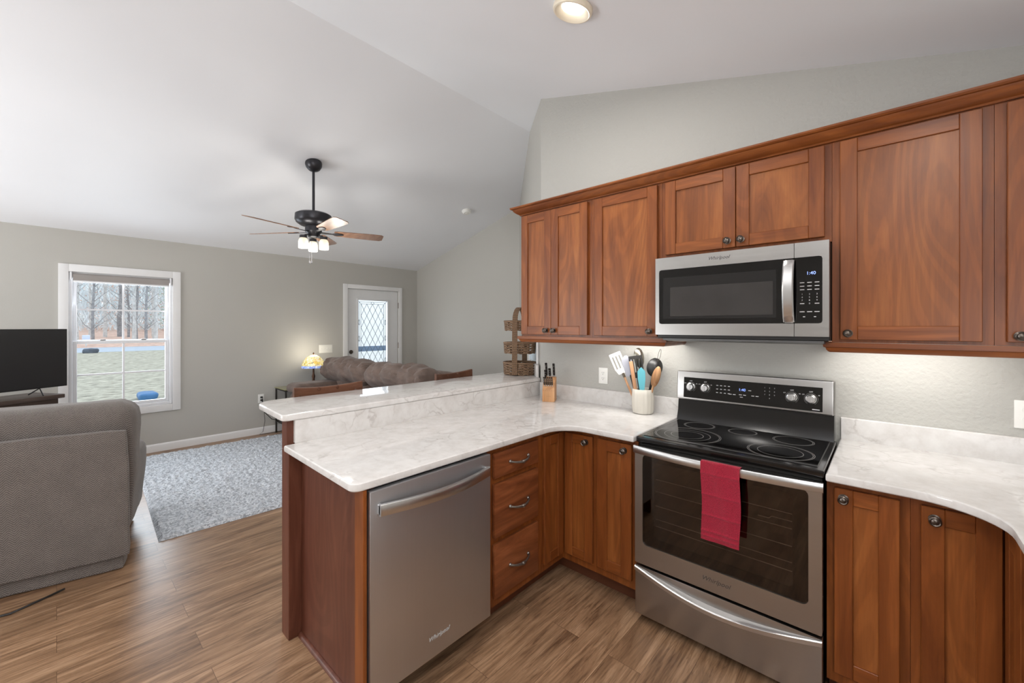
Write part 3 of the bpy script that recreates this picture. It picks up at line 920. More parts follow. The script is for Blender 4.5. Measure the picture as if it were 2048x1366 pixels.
# ------------------------------------------------------------------ peninsula end, bar wall
org = (-1.75, .80, 0)
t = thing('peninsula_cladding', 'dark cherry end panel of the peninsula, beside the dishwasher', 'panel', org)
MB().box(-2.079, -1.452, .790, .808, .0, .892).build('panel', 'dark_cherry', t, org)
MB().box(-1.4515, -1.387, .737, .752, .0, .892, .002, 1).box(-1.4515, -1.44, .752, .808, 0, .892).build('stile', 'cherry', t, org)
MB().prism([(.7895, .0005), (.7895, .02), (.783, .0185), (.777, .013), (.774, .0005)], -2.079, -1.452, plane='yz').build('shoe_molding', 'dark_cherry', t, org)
org = (-2.13, 1.7, 0)
t = thing('bar_support', 'tall dark cherry knee wall and end post carrying the bar top', 'support', org)
MB().box(-2.171, -2.105, .80, 2.68, 0, 1.0345).build('knee_panel', 'dark_cherry', t, org)
MB().box(-2.172, -2.0835, .734, .7995, 0, .893, .002, 1).box(-2.172, -2.105, .734, .7995, .892, 1.0345, .002, 1).build('end_post', 'dark_cherry', t, org)

# ------------------------------------------------------------------ counters
CT0, CT1 = .894, .926
poly = [(-2.1005, .765), (-2.083, .765), (-2.083, .713)] + arc(-1.417, .732, .038, -95, 0, 6) + [(p[0], p[1]) for p in arc(-1.229, 1.806, .15, 180, 90, 10)] + [(-.9455, 1.956), (-.9455, 2.6205), (-2.060, 2.6205), (-2.1005, 2.655)]
one(MB().prism(poly, CT0, CT1, .010, 3), 'countertop', 'quartz', 'marbled white L-shaped countertop over the dishwasher and corner cabinet', 'countertop', (-1.7, 1.9, CT0))
poly = [(-.1705, 1.956)] + arc(.060, 1.756, .2, 90, 0, 12) + [(.26, 1.2), (.91, 1.2), (.91, 2.6205), (-.1705, 2.6205)]
one(MB().prism(poly, CT0, CT1, .010, 3), 'countertop', 'quartz', 'marbled white countertop with a curved inner corner, past the stove', 'countertop', (.3, 2.2, CT0))
SPT = 1.033
one(MB().prism([(2.604, CT1), (2.6205, CT1), (2.6205, SPT), (2.608, SPT), (2.604, SPT - .004)], -2.06, -.937, plane='yz'), 'backsplash', 'quartz', 'low marbled backsplash strip behind the knife block and crock', 'backsplash', (-1.5, 2.612, CT1))
one(MB().prism([(2.604, CT1), (2.6205, CT1), (2.6205, SPT), (2.608, SPT), (2.604, SPT - .004)], -.166, .908, plane='yz'), 'backsplash', 'quartz', 'low marbled backsplash strip on the far side of the stove', 'backsplash', (.35, 2.612, CT1))
one(MB().box(-2.104, -2.0825, .762, 2.640, CT1, 1.035, .0006, 1), 'backsplash', 'quartz', 'long marbled riser between the lower counter and the raised bar top', 'backsplash', (-2.095, 1.7, CT1))
poly = arc(-2.108, .735, .03, -90, 0, 5) + [(-2.078, 2.632), (-2.574, 3.128)] + arc(-2.464, .835, .11, 180, 262, 9)
one(MB().prism(poly, 1.035, 1.067, .011, 3), 'bar_counter', 'quartz', 'raised marbled bar top running along the peninsula', 'bar top', (-2.33, 1.8, 1.035))
c45 = Matrix.Translation((-2.066, 2.612, 0)) @ Matrix.Rotation(math.radians(135), 4, 'Z')
one(MB().box(.035, .66, .004, .026, 1.0675, 1.168, .003, 2, mat4=c45), 'backsplash', 'quartz', 'short marbled splash piece standing on the bar top behind the basket stand', 'backsplash', (-2.3, 2.85, 1.0675))

# ------------------------------------------------------------------ dishwasher
org = (-1.7, 1.06, 0)
t = thing('dishwasher', 'stainless steel dishwasher with bowed bar handle', 'dishwasher', org)
XDW = -1.374
MB().prism([(-2.06, .02), (-1.535, .02), (-1.535, .126), (XDW - .034, .126), (XDW - .034, .885), (-2.06, .885)], .82, 1.372, plane='xz').build('body', 'black_plastic', t, org)
dr = MB().box(XDW - .03, XDW, .757, 1.366, .125, .884, .004, 2).build('door', steel_mat('dishwasher_steel', 'z', (200, 202, 206), .42), t, org)
MB().box(XDW - .16, XDW - .136, .81, 1.372, .0, .125).build('toe_panel', 'black_plastic', t, org)
pts = []; N = 18
for i in range(N + 1):
    u = i / N; pts.append((XDW + .018 + .045 * math.sin(PI * u), .785 + .555 * u, .815))
m = MB(); b = m.bm; rings = []
for i, p in enumerate(pts):
    hh = .021; th = .007
    rings.append([b.verts.new((p[0] + dx, p[1], p[2] + dz)) for dx, dz in ((-th, -hh), (th * .6, -hh), (th, -hh * .8), (th, hh * .8), (th * .6, hh), (-th, hh))])
for A, B in zip(rings[:-1], rings[1:]):
    for i in range(6): b.faces.new((A[i], A[(i + 1) % 6], B[(i + 1) % 6], B[i]))
b.faces.new(rings[0]); b.faces.new(rings[-1]); bmesh.ops.recalc_face_normals(b, faces=b.faces[:])
for y in (.792, 1.333): m.box(XDW - .001, XDW + .02, y - .007, y + .007, .797, .833, .002, 1)
m.build('handle', 'bright_steel', dr, org)
text('logo', 'Whirlpool', .026, (XDW, 1.065, .205), (0, 1, 0), (0, 0, 1), 'grey_print', dr, org, .35)

# ------------------------------------------------------------------ range
org = (-.56, 2.25, 0); RX0, RX1 = -.938, -.181; YR = 1.956
t = thing('electric_range', 'stainless steel electric range with black glass cooktop', 'stove', org)
MB().box(RX0 + .004, RX1 - .004, YR + .042, 2.59, .03, .896).build('body', 'black_enamel', t, org)
m = MB()
for x in (RX0 + .06, RX1 - .06):
    for y in (2.06, 2.5): m.lathe([(.02, 0), (.02, .03)], (x, y, 0), 12)
m.build('foot', 'black_plastic', t, org)
ck = MB().box(RX0 - .004, RX1 + .004, YR + .022, 2.545, .897, .925, .007, 3).build('cooktop', 'black_enamel', t, org)
MB().box(RX0 + .022, RX1 - .022, YR + .062, 2.505, .9252, .9272, .0008, 1).build('cooktop_glass', 'black_gloss', ck, org)
M['rim'] = plain('thin_metal_rim', (150, 148, 145), .25, .9)
m = MB()
for a in ((RX0 + .019, RX0 + .022, YR + .06, 2.507), (RX1 - .022, RX1 - .019, YR + .06, 2.507), (RX0 + .019, RX1 - .019, 2.504, 2.507)): m.box(*a, .925, .9276)
m.build('glass_rim', 'rim', ck, org)
ZG = .9274


def ring(parent, x, y, r, name='burner_ring'):
    m = MB(); b = m.bm; n = 56; wd = .0013
    ia = [b.verts.new((x + (r - wd) * math.cos(2 * PI * i / n), y + (r - wd) * math.sin(2 * PI * i / n), ZG)) for i in range(n)]
    oa = [b.verts.new((x + (r + wd) * math.cos(2 * PI * i / n), y + (r + wd) * math.sin(2 * PI * i / n), ZG)) for i in range(n)]
    for i in range(n): b.faces.new((ia[i], oa[i], oa[(i + 1) % n], ia[(i + 1) % n]))
    return m.build(name, 'ring_print', parent, org)


for x, y, rs in ((-.755, 2.165, (.076, .108, .148, .155)), (-.775, 2.415, (.072, .078)), (-.56, 2.42, (.062, .066)), (-.335, 2.40, (.078, .084)), (-.35, 2.155, (.086, .12, .126))):
    for r in rs: ring(ck, x, y, r)
# backguard
BGM = Matrix.Translation((0, 2.508, 1.05)) @ Matrix.Rotation(math.radians(-5), 4, 'X')
bg = MB().box(RX0 + .004, RX1 - .004, -.006, .075, 0, .168, .010, 3, mat4=BGM).build('backguard', 'steel_x', t, org)
MB().prism([(2.50, .926), (2.545, .926), (2.585, .93), (2.585, 1.049), (2.53, 1.049), (2.522, .985)], RX0 + .006, RX1 - .006, plane='yz').build('rear_riser', 'black_enamel', t, org)
MB().box(-.893, -.230, -.0085, -.005, .013, .131, .001, 1, mat4=BGM).build('control_panel', 'black_gloss', bg, org)


def bgp(x, z, out=0.0): return BGM @ Vector((x, -.0087 - out, z))


bgu = (BGM.to_3x3() @ Vector((0, 0, 1)))
for x in (-.852, -.772, -.355, -.276):
    z = .076 if x < -.5 else .072
    m = MB().lathe([(.0235, 0), (.0235, .004), (.020, .006), (.0185, .022), (.016, .024), (0, .024)], (0, 0, 0), 24, 'z')
    m.box(-.0045, .0045, -.018, .018, .022, .031, .002, 1)
    bmesh.ops.transform(m.bm, matrix=Matrix.Translation(bgp(x, z)) @ Matrix.Rotation(math.radians(-5), 4, 'X') @ Matrix.Rotation(PI / 2, 4, 'X'), verts=m.bm.verts)
    m.build('burner_knob', 'bright_steel', bg, org)
    m = MB(); b = m.bm; n = 40
    C = bgp(x, z, .0004)
    ia = []; oa = []
    for i in range(n + 1):
        a = math.radians(-60 + 300 * i / n)
        for L, r in ((ia, .0275), (oa, .0285)): L.append(b.verts.new(C + Vector((r * math.cos(a), 0, 0)) + bgu * r * math.sin(a)))
    for i in range(n): b.faces.new((ia[i], oa[i], oa[i + 1], ia[i + 1]))
    m.build('dial_ring', 'ring_print', bg, org)
    text('dial_mark', 'OFF', .009, bgp(x, z + .035), (1, 0, 0), bgu, 'grey_print', bg, org)
    text('dial_mark', 'HI', .008, bgp(x + .032, z + .02), (1, 0, 0), bgu, 'grey_print', bg, org)
    text('dial_mark', 'LO', .008, bgp(x - .032, z + .02), (1, 0, 0), bgu, 'grey_print', bg, org)
text('display', '1:40', .020, bgp(-.582, .085), (1, 0, 0), bgu, 'led_blue', bg, org)
m = MB()
for i in range(4):
    for j in range(3):
        p = bgp(-.708 + .020 * i, .098 - .020 * j); m.box(p.x - .005, p.x + .005, p.y - .0004, p.y, p.z - .0018, p.z + .0018)
for x, z in ((-.64, .056), (-.62, .056), (-.59, .058), (-.57, .058), (-.585, .046), (-.545, .085), (-.53, .058), (-.51, .058)):
    p = bgp(x, z); m.box(p.x - .007, p.x + .007, p.y - .0004, p.y, p.z - .0018, p.z + .0018)
m.build('button_print', 'grey_print', bg, org)
for i, s in enumerate('123456789'):
    text('keypad_digit', s, .008, bgp(-.475 + .022 * (i % 3), .108 - .018 * (i // 3)), (1, 0, 0), bgu, 'grey_print', bg, org)
text('keypad_digit', '0', .008, bgp(-.453, .054), (1, 0, 0), bgu, 'grey_print', bg, org)
m = MB(); p = bgp(-.255, .022); m.box(p.x - .016, p.x + .014, p.y - .0004, p.y, p.z - .0022, p.z + .0022); m.build('badge_print', 'grey_print', bg, org)
# oven door: frame with an opening, glass, cavity with racks
DX0, DX1, DZ0, DZ1o = RX0, RX1, .300, .878
VX0, VX1, VZ0, VZ1 = -.898, -.224, .398, .846


def rrect(x0, x1, z0, z1, r, n=5):
    return [(x1 - r + p[0], z1 - r + p[1]) for p in arc(0, 0, r, 0, 90, n)] + [(x0 + r + p[0], z1 - r + p[1]) for p in arc(0, 0, r, 90, 180, n)] + \
           [(x0 + r + p[0], z0 + r + p[1]) for p in arc(0, 0, r, 180, 270, n)] + [(x1 - r + p[0], z0 + r + p[1]) for p in arc(0, 0, r, 270, 360, n)]


def plate_with_hole(outer, inner, y0, y1):
    """Flat plate in xz with a rounded hole; both outlines have the same number of points."""
    m = MB(); b = m.bm; n = len(outer)
    L = {}
    for key, pl, y in (('of', outer, y0), ('if', inner, y0), ('ob', outer, y1), ('ib', inner, y1)): L[key] = [b.verts.new((p[0], y, p[1])) for p in pl]
    for i in range(n):
        j = (i + 1) % n
        b.faces.new((L['of'][i], L['of'][j], L['if'][j], L['if'][i])); b.faces.new((L['ob'][i], L['ib'][i], L['ib'][j], L['ob'][j]))
        b.faces.new((L['of'][i], L['ob'][i], L['ob'][j], L['of'][j])); b.faces.new((L['if'][i], L['if'][j], L['ib'][j], L['ib'][i]))
    bmesh.ops.recalc_face_normals(b, faces=b.faces[:]); return m


od = plate_with_hole(rrect(DX0, DX1, DZ0, DZ1o, .006), rrect(VX0, VX1, VZ0, VZ1, .022), YR, YR + .038).build('oven_door', 'steel_x', t, org)
MB().prism(rrect(VX0 - .003, VX1 + .003, VZ0 - .003, VZ1 + .003, .022), YR + .003, YR + .008, plane='xz').build('door_glass', 'oven_glass', od, org)
plate_with_hole(rrect(VX0 - .003, VX1 + .003, VZ0 - .003, VZ1 + .003, .022), rrect(-.845, -.275, .44, .815, .02), YR + .010, YR + .014).build('glass_border', 'black_enamel', od, org)
M['cavity'] = plain('oven_cavity_enamel', (92, 84, 78), .4, var=.25, vscale=20)
# hollow cavity lining standing just inside the door
m = MB(); x0, x1, z0, z1 = -.86, -.26, .43, .825; y0, y1 = YR + .016, YR + .036
M['rack'] = plain('oven_rack_chrome', (235, 232, 228), .4, .3)
m.box(x0, x1, y1 - .001, y1, z0, z1); m.build('inner_window', 'cavity', od, org)
m = MB()
for z in (.50, .535, .60, .67, .73): m.tube([(x0 + .02, y0 + .006, z), (x1 - .02, y0 + .006, z)], .0018, 5)
m.tube([(-.40, y0 + .006, .69), (-.36, y0 + .006, .69), (-.35, y0 + .006, .70), (-.28, y0 + .006, .70)], .002, 5)
m.build('oven_rack', 'rack', od, org)
# bowed full-width handle
m = MB(); b = m.bm; rings = []; N = 20
for i in range(N + 1):
    u = i / N; x = RX0 - .004 + (RX1 - RX0 + .008) * u; yy = YR - .004 - .038 * math.sin(PI * u) ** .8
    rings.append([b.verts.new((x, yy + dy, .868 + dz)) for dy, dz in ((.006, -.018), (-.004, -.018), (-.007, -.013), (-.007, .013), (-.004, .018), (.006, .018))])
for A, B in zip(rings[:-1], rings[1:]):
    for i in range(6): b.faces.new((A[i], A[(i + 1) % 6], B[(i + 1) % 6], B[i]))
b.faces.new(rings[0]); b.faces.new(rings[-1]); bmesh.ops.recalc_face_normals(b, faces=b.faces[:])
m.build('handle', 'bright_steel', od, org)
text('logo', 'Whirlpool', .028, (-.56, YR - .0002, .352), (1, 0, 0), (0, 0, 1), 'dark_print', od, org, .35)
# storage drawer with curved lip handle
sd = MB().box(RX0, RX1, YR + .002, YR + .04, .045, .286, .004, 2).build('storage_drawer', 'steel_x', t, org)
m = MB(); b = m.bm; rings = []
for i in range(N + 1):
    u = i / N; x = RX0 + (RX1 - RX0) * u; k = math.sin(PI * u)
    zt = .283 - .050 * k; yy = YR - .002 - .030 * k
    rings.append([b.verts.new((x, yy + dy, zt + dz)) for dy, dz in ((.006 + .028 * k, -.026), (0.0, -.024), (-.005, -.020), (-.005, -.004), (.0, 0), (.006 + .028 * k, .002))])
for A, B in zip(rings[:-1], rings[1:]):
    for i in range(6): b.faces.new((A[i], A[(i + 1) % 6], B[(i + 1) % 6], B[i]))
b.faces.new(rings[0]); b.faces.new(rings[-1]); bmesh.ops.recalc_face_normals(b, faces=b.faces[:])
m.build('drawer_handle', 'bright_steel', sd, org)

# towel over the oven handle
m = MB(); b = m.bm; nu, nv = 22, 190; G = []
YH = YR - .004 - .038
for j in range(nv + 1):
    s = j / nv; row = []
    for i in range(nu + 1):
        u = i / nu; x = -.604 + .156 * u
        L = s * (.335 + .045 + .25)
        if L < .25: z = .640 + L; y = YH + .0105                                # back hang
        elif L < .295:
            a = (L - .25) / .045 * PI; z = .890 + .0105 * math.sin(a) * .5; y = YH + .0105 * math.cos(a) - .001
        else: z = .890 - (L - .295); y = YH - .0115 - .006 * (L - .295) / .335
        wv = .0022 * math.sin(u * 9 + z * 12) + .0015 * noise.noise(Vector((u * 5, z * 14, 2)))
        if L > .295: y -= max(0, wv + .001); x += .006 * (L - .295) / .335 * (u - .9) * -1; z -= .022 * u * (L - .295) / .335 * 0
        if L > .295: y -= sum(.0032 * math.exp(-((z - zk) / .0045) ** 2) for zk in (.842, .752, .665, .596, .575))
        x += (.003 * math.sin(z * 20)) * (1 if L > .295 else 0)
        row.append(b.verts.new((x, y, z)))
    G.append(row)
for j in range(nv):
    for i in range(nu): b.faces.new((G[j][i], G[j][i + 1], G[j + 1][i + 1], G[j + 1][i]))
bmesh.ops.solidify(b, geom=b.faces[:], thickness=.004)
tw = one(m, 'dish_towel', 'towel', 'crimson red terry towel draped over the oven door handle', 'towel', (-.526, YH, .56))

# ------------------------------------------------------------------ microwave
org = (-.56, 2.4, 1.41); YM = 2.203
t = thing('microwave', 'stainless over-the-range microwave with dark glass door', 'microwave', org)
MX0, MX1, MZ0, MZ1 = -.937, -.180, 1.437, 1.851
MB().box(MX0, MX1, YM + .030, 2.60, 1.418, 1.852, .003, 1).build('body', 'black_plastic', t, org)
MB().prism([(YM + .03, 1.408), (YM + .03, 1.4175), (2.58, 1.4175), (2.58, 1.40), (2.5, 1.395), (2.3, 1.40)], MX0 + .03, MX1 - .02, plane='yz').build('vent_base', plain('grey_vent_metal', (92, 92, 92), .4, .6), t, org)
SX = -.304


def mw_plate(x0, x1, hx0, hx1, name, open_right=False, open_left=False):
    m = MB(); z0, z1 = 1.495, 1.786
    y0, y1 = YM, YM + .028
    if name == 'door':
        m.prism([(x0, MZ0), (x1, MZ0), (x1, z0), (hx0 + .012, z0), (hx0 + .003, z0 + .003), (hx0, z0 + .012), (hx0, z1 - .012), (hx0 + .003, z1 - .003), (hx0 + .012, z1), (x1, z1), (x1, MZ1), (x0, MZ1)], y0, y1, plane='xz')
    else:
        m.prism([(x1, MZ0), (x1, MZ1), (x0, MZ1), (x0, z1), (hx1 - .012, z1), (hx1 - .003, z1 - .003), (hx1, z1 - .012), (hx1, z0 + .012), (hx1 - .003, z0 + .003), (hx1 - .012, z0), (x0, z0), (x0, MZ0)], y0, y1, plane='xz')
    return m.build(name, 'steel_x', t, org, smooth=False)


dr = mw_plate(MX0, SX - .001, -.917, SX, 'door')
M['mw_glass'] = plain('microwave_dark_glass', (30, 29, 29), .07, var=.05)
M['mw_screen'] = plain('microwave_inner_screen', (52, 50, 49), .12, var=.1)
MB().box(-.919, SX - .0015, YM + .003, YM + .02, 1.493, 1.788).build('door_glass', 'black_gloss', dr, org)
MB().box(-.895, -.372, YM + .0015, YM + .0035, 1.522, 1.742, .001, 1).build('window_surround', 'mw_glass', dr, org)
MB().box(-.857, -.385, YM + .0005, YM + .002, 1.536, 1.690, .0005, 1).build('window_screen', 'mw_screen', dr, org)
m = MB(); b = m.bm; rings = []; N = 16
for i in range(N + 1):
    u = i / N; z = 1.500 + .276 * u; out = .012 + .034 * math.sin(PI * u) ** .7
    rings.append([b.verts.new((-.322 + dx, YM - out + dy, z)) for dx, dy in ((-.021, .005), (-.021, -.002), (-.016, -.006), (.016, -.006), (.021, -.002), (.021, .005))])
for A, B in zip(rings[:-1], rings[1:]):
    for i in range(6): b.faces.new((A[i], A[(i + 1) % 6], B[(i + 1) % 6], B[i]))
b.faces.new(rings[0]); b.faces.new(rings[-1]); bmesh.ops.recalc_face_normals(b, faces=b.faces[:])
for z in (1.502, 1.772): m.box(-.338, -.306, YM - .014, YM + .004, z - .006, z + .006, .002, 1)
m.build('handle', 'bright_steel', dr, org)
text('logo', 'Whirlpool', .0235, (-.617, YM - .0002, 1.822), (1, 0, 0), (0, 0, 1), 'dark_print', dr, org, .35)
cp = mw_plate(SX + .001, MX1, SX, -.203, 'control_frame')
MB().box(SX + .0015, -.201, YM + .003, YM + .02, 1.493, 1.788).build('control_glass', 'black_gloss', cp, org)
YT = YM + .0028
text('display', '1:40', .020, (-.243, YT, 1.714), (1, 0, 0), (0, 0, 1), 'led_blue', cp, org)
m = MB()
for j in range(3):
    for i in range(3):
        x = -.275 + .0265 * i; z = 1.674 - .0155 * j; m.box(x - .008, x + .008, YT - .0004, YT, z - .0016, z + .0016)
for x, z, a in ((-.275, 1.546, .009), (-.248, 1.546, .009), (-.222, 1.546, .009), (-.275, 1.582, .008), (-.222, 1.582, .008), (-.268, 1.524, .004), (-.229, 1.524, .004)): m.box(x - a, x + a, YT - .0004, YT, z - .0018, z + .0018)
m.build('button_print', 'grey_print', cp, org)
for i, s in enumerate('123456789'):
    text('keypad_digit', s, .009, (-.275 + .0265 * (i % 3), YT, 1.623 - .0135 * (i // 3)), (1, 0, 0), (0, 0, 1), 'grey_print', cp, org)
text('keypad_digit', '0', .009, (-.2485, YT, 1.582), (1, 0, 0), (0, 0, 1), 'grey_print', cp, org)

# ------------------------------------------------------------------ outlets and switches


def outlet(x, z, label, wall='k', slots=True):
    W2, H2 = .036, .057
    org = (x, YK, z); t = thing('wall_outlet', label, 'outlet', org, 0, 'wall outlets')
    MB().box(x - W2, x + W2, YK - .006, YK - .0005, z - H2, z + H2, .003, 2).build('cover_plate', 'white_plastic', t, org)
    for s in (-1, 1):
        zc_ = z + s * .0195
        r = MB().prism([(x + p[0], zc_ + p[1] * .85) for p in arc(0, 0, .0168, 0, 345, 23)], YK - .0085, YK - .006, plane='xz').build('receptacle', 'white_plastic', t, org)
        m = MB(); m.box(x - .0075, x - .0055, YK - .0088, YK - .0082, zc_ - .001, zc_ + .008); m.box(x + .0055, x + .0075, YK - .0088, YK - .0082, zc_ - .001, zc_ + .007)
        m.lathe([(.0025, 0), (.0025, .0005)], (x, YK - .0083, zc_ - .008), 10, '-y'); m.build('slot', 'dark_slot', r, org)
    return t


outlet(-1.496, 1.130, 'white wall outlet between the knife block and the utensil crock')
outlet(.421, 1.126, 'white wall outlet above the curved counter, cut by the picture edge')
org = (XW, 2.783, 1.137)
t = thing('light_switch', 'almond multi-gang switch plate on the wall between lamp and front door', 'light switch', org)
MB().box(XW + .0005, XW + .006, 2.682, 2.886, 1.075, 1.199, .003, 2).build('cover_plate', 'switch_ivory', t, org)
for y in (2.714, 2.760, 2.806, 2.852): MB().box(XW + .006, XW + .014, y - .005, y + .005, 1.127, 1.147, .002, 1).build('toggle', 'switch_ivory', t, org)
org = (XW, 1.896, .486)
t = thing('wall_outlet', 'white wall outlet low on the window wall, with cords plugged in', 'outlet', org, 0, 'wall outlets')
MB().box(XW + .0005, XW + .006, 1.858, 1.934, .426, .546, .003, 2).build('cover_plate', 'white_plastic', t, org)
for dz in (-.02, .02): MB().box(XW + .006, XW + .034, 1.884, 1.910, .486 + dz - .011, .486 + dz + .011, .004, 2).build('plug', 'black_plastic', t, org)
one(MB().tube([(XW + .034, 1.897, .466), (XW + .07, 1.90, .42), (XW + .08, 1.92, .30), (XW + .10, 2.0, .20), (XW + .12, 2.12, .16), (XW + .11, 2.2, .12), (XW + .10, 2.35, .03), (XW + .12, 2.5, .008)], .005, 6), 'power_cord', 'black_plastic', 'black power cord drooping from the low outlet towards the end table', 'cord', (XW + .05, 1.9, .4))
one(MB().tube([(XW + .034, 1.903, .506), (XW + .06, 1.91, .40), (XW + .05, 1.93, .18), (XW + .07, 1.90, .04), (XW + .06, 1.86, .008), (XW + .09, 2.0, .008), (XW + .08, 2.3, .008)], .003, 6), 'lamp_cord', 'black_plastic', 'thin dark cord hanging straight down the wall to the floor', 'cord', (XW + .05, 1.9, .4))

# ------------------------------------------------------------------ knife block with knives
KX, KY, KR = -1.868, 2.478, math.radians(28)
M['block_wood'] = wood('knife_block_wood', (176, 124, 82), (200, 150, 104), (214, 168, 122), rough=.45)
KM = Matrix.Translation((KX, KY, CT1)) @ Matrix.Rotation(KR, 4, 'Z')
t = thing('knife_block', 'small light-wood knife block on the counter corner', 'knife block', (KX, KY, CT1), KR)
MB().prism([(-.055, .001), (.055, .001), (.055, .09), (.055, .175), (.01, .175), (-.055, .085)], -.045, .045, .003, 2, plane='yz').build('block', 'block_wood', t)
m = MB()
for i in range(6): m.box(-.036 + i * .0135, -.030 + i * .0135, -.0556, -.050, .082, .083)
m.build('slot_edge', 'dark_slot', t)
text('block_print', '- - - -', .016, (0, -.0552, .042), (1, 0, 0), (0, 0, 1), 'dark_print', t)
KG2 = 'knives in the block'
M['knife_black'] = plain('black_knife_handle', (26, 22, 20), .3)


def knife(lx, ly, lz, L, wd, label, tilt=0.32):
    """Handle with rivets and a short visible bolster, blade running down into the block."""
    base = KM @ Vector((lx, ly, lz)); k = thing('kitchen_knife', label, 'knife', base, KR, KG2)
    R = Matrix.Rotation(tilt, 4, 'X')
    m = MB(); m.tube([(0, 0, .004), (0, -.001, L * .3), (0, .002, L * .7), (0, -.004, L)], [wd * .8, wd, wd * .85, wd], 10, flat=(1.0, .7))
    bmesh.ops.transform(m.bm, matrix=R, verts=m.bm.verts); m.build('handle', 'knife_black', k)
    m = MB().box(-.003, .003, -wd * .7, wd * .7, -.006, .006, .001, 1)
    bmesh.ops.transform(m.bm, matrix=R, verts=m.bm.verts); m.build('bolster', 'bright_steel', k)
    m = MB()
    for f in (.3, .55, .8): m.lathe([(.0022, -.0005), (.0022, .0005)], (0, -wd * .72, L * f), 8, '-y')
    bmesh.ops.transform(m.bm, matrix=R, verts=m.bm.verts); m.build('rivet', 'bright_steel', k)


knife(-.026, .03, .182, .105, .0095, 'tall black-handled carving knife standing at the wall-side slot nearest the bar')
knife(.030, .035, .182, .100, .0095, 'tall black-handled knife in the slot nearest the outlet')
knife(.0, .02, .181, .062, .011, 'short thick dark handle in the middle top slot of the knife block')
knife(-.028, -.005, .158, .078, .008, 'black-handled utility knife below the tall carving knife')
for i in range(5):
    knife(-.032 + i * .0145, -.038, .118, .070, .0058, 'slim black steak knife in the front row, number %s from the bar side' % ('one', 'two', 'three', 'four', 'five')[i], .36)

# ------------------------------------------------------------------ crock and utensils
CX, CY = -1.158, 2.528
M['ceramic'] = plain('white_ceramic', (216, 211, 200), .25, var=.03)
one(MB().lathe([(.0, .001), (.056, .001), (.063, .006), (.067, .03), (.069, .08), (.067, .125), (.065, .153), (.0635, .156), (.059, .153), (.061, .10), (.061, .02), (.0, .012)], (CX, CY, CT1), 64, flute=.022, nf=16), 'utensil_crock', 'ceramic', 'white fluted ceramic crock holding cooking utensils', 'utensil crock', (CX, CY, CT1))
UG = 'utensils in the crock'
M['nylon'] = plain('black_nylon', (34, 33, 33), .4)
M['beech'] = wood('beech_handle', (176, 128, 94), (198, 152, 116), (212, 170, 134), rough=.5)
M['olive'] = wood('olive_wood_spoon', (120, 82, 52), (176, 134, 96), (206, 166, 124), rough=.5)
M['teal'] = plain('teal_silicone', (96, 176, 190), .4)
M['grey_silicone'] = plain('grey_silicone', (150, 152, 162), .5)
M['white_nylon'] = plain('white_nylon', (236, 234, 228), .4)
M['spoon_metal'] = plain('dull_steel_spoon', (140, 136, 126), .25, .9)


def utensil(name, label, bx, by, az, tilt, twist, parts):
    """Stands in the crock: base offset bx,by at the crock's floor, leaning to azimuth az by tilt; parts = [(name, builder, material)]."""
    loc = Vector((CX + bx, CY + by, CT1 + .016))
    t = thing(name, label, 'utensil', loc, 0, UG)
    R = Matrix.Rotation(az, 4, 'Z') @ Matrix.Rotation(tilt, 4, 'Y') @ Matrix.Rotation(twist - az, 4, 'Z')
    for nm, fn, mt in parts:
        m = MB(); fn(m); bmesh.ops.transform(m.bm, matrix=R @ Matrix.Diagonal((1.16, 1.1, 1.36, 1)), verts=m.bm.verts); m.build(nm, mt, t)
    return t


def shaft(L, r=.005, z0=0): return lambda m: m.tube([(0, 0, z0), (0, 0, z0 + L * .5), (0, 0, z0 + L)], [r, r * 1.1, r], 8)


def paddle(z0, L, wd, th=.003, slots=0, taper=.7, round_=.012):
    def f(m):
        po = [(-wd * taper / 2, z0), (wd * taper / 2, z0), (wd / 2, z0 + L * .55), (wd / 2, z0 + L - round_), (wd / 2 - round_, z0 + L), (-wd / 2 + round_, z0 + L), (-wd / 2, z0 + L - round_), (-wd / 2, z0 + L * .55)]
        if not slots: m.prism(po, -th / 2, th / 2, plane='xz')
        else:
            n = slots; sw = wd / (2 * n + 1)
            m.prism([(-wd * taper / 2, z0), (wd * taper / 2, z0), (wd / 2, z0 + L * .25), (-wd / 2, z0 + L * .25)], -th / 2, th / 2, plane='xz')
            m.box(-wd / 2, wd / 2, -th / 2, th / 2, z0 + L * .85, z0 + L)
            for i in range(n + 1):
                x = -wd / 2 + i * (wd - sw) / n; m.box(x, x + sw, -th / 2, th / 2, z0 + L * .25, z0 + L * .85)
    return f


def bowl(z0, L, wd, dp=.014):
    def f(m):
        m.soft((0, 0, z0 + L / 2), (wd, .004, L), .002, n=10, fn=lambda p: Vector((p.x * math.sqrt(max(.02, 1 - (p.z / (L / 2 + .001)) ** 2)), p.y - dp * (1 - (p.x / (wd / 2)) ** 2) * max(0, 1 - (p.z / (L / 2)) ** 2), p.z)))
    return f


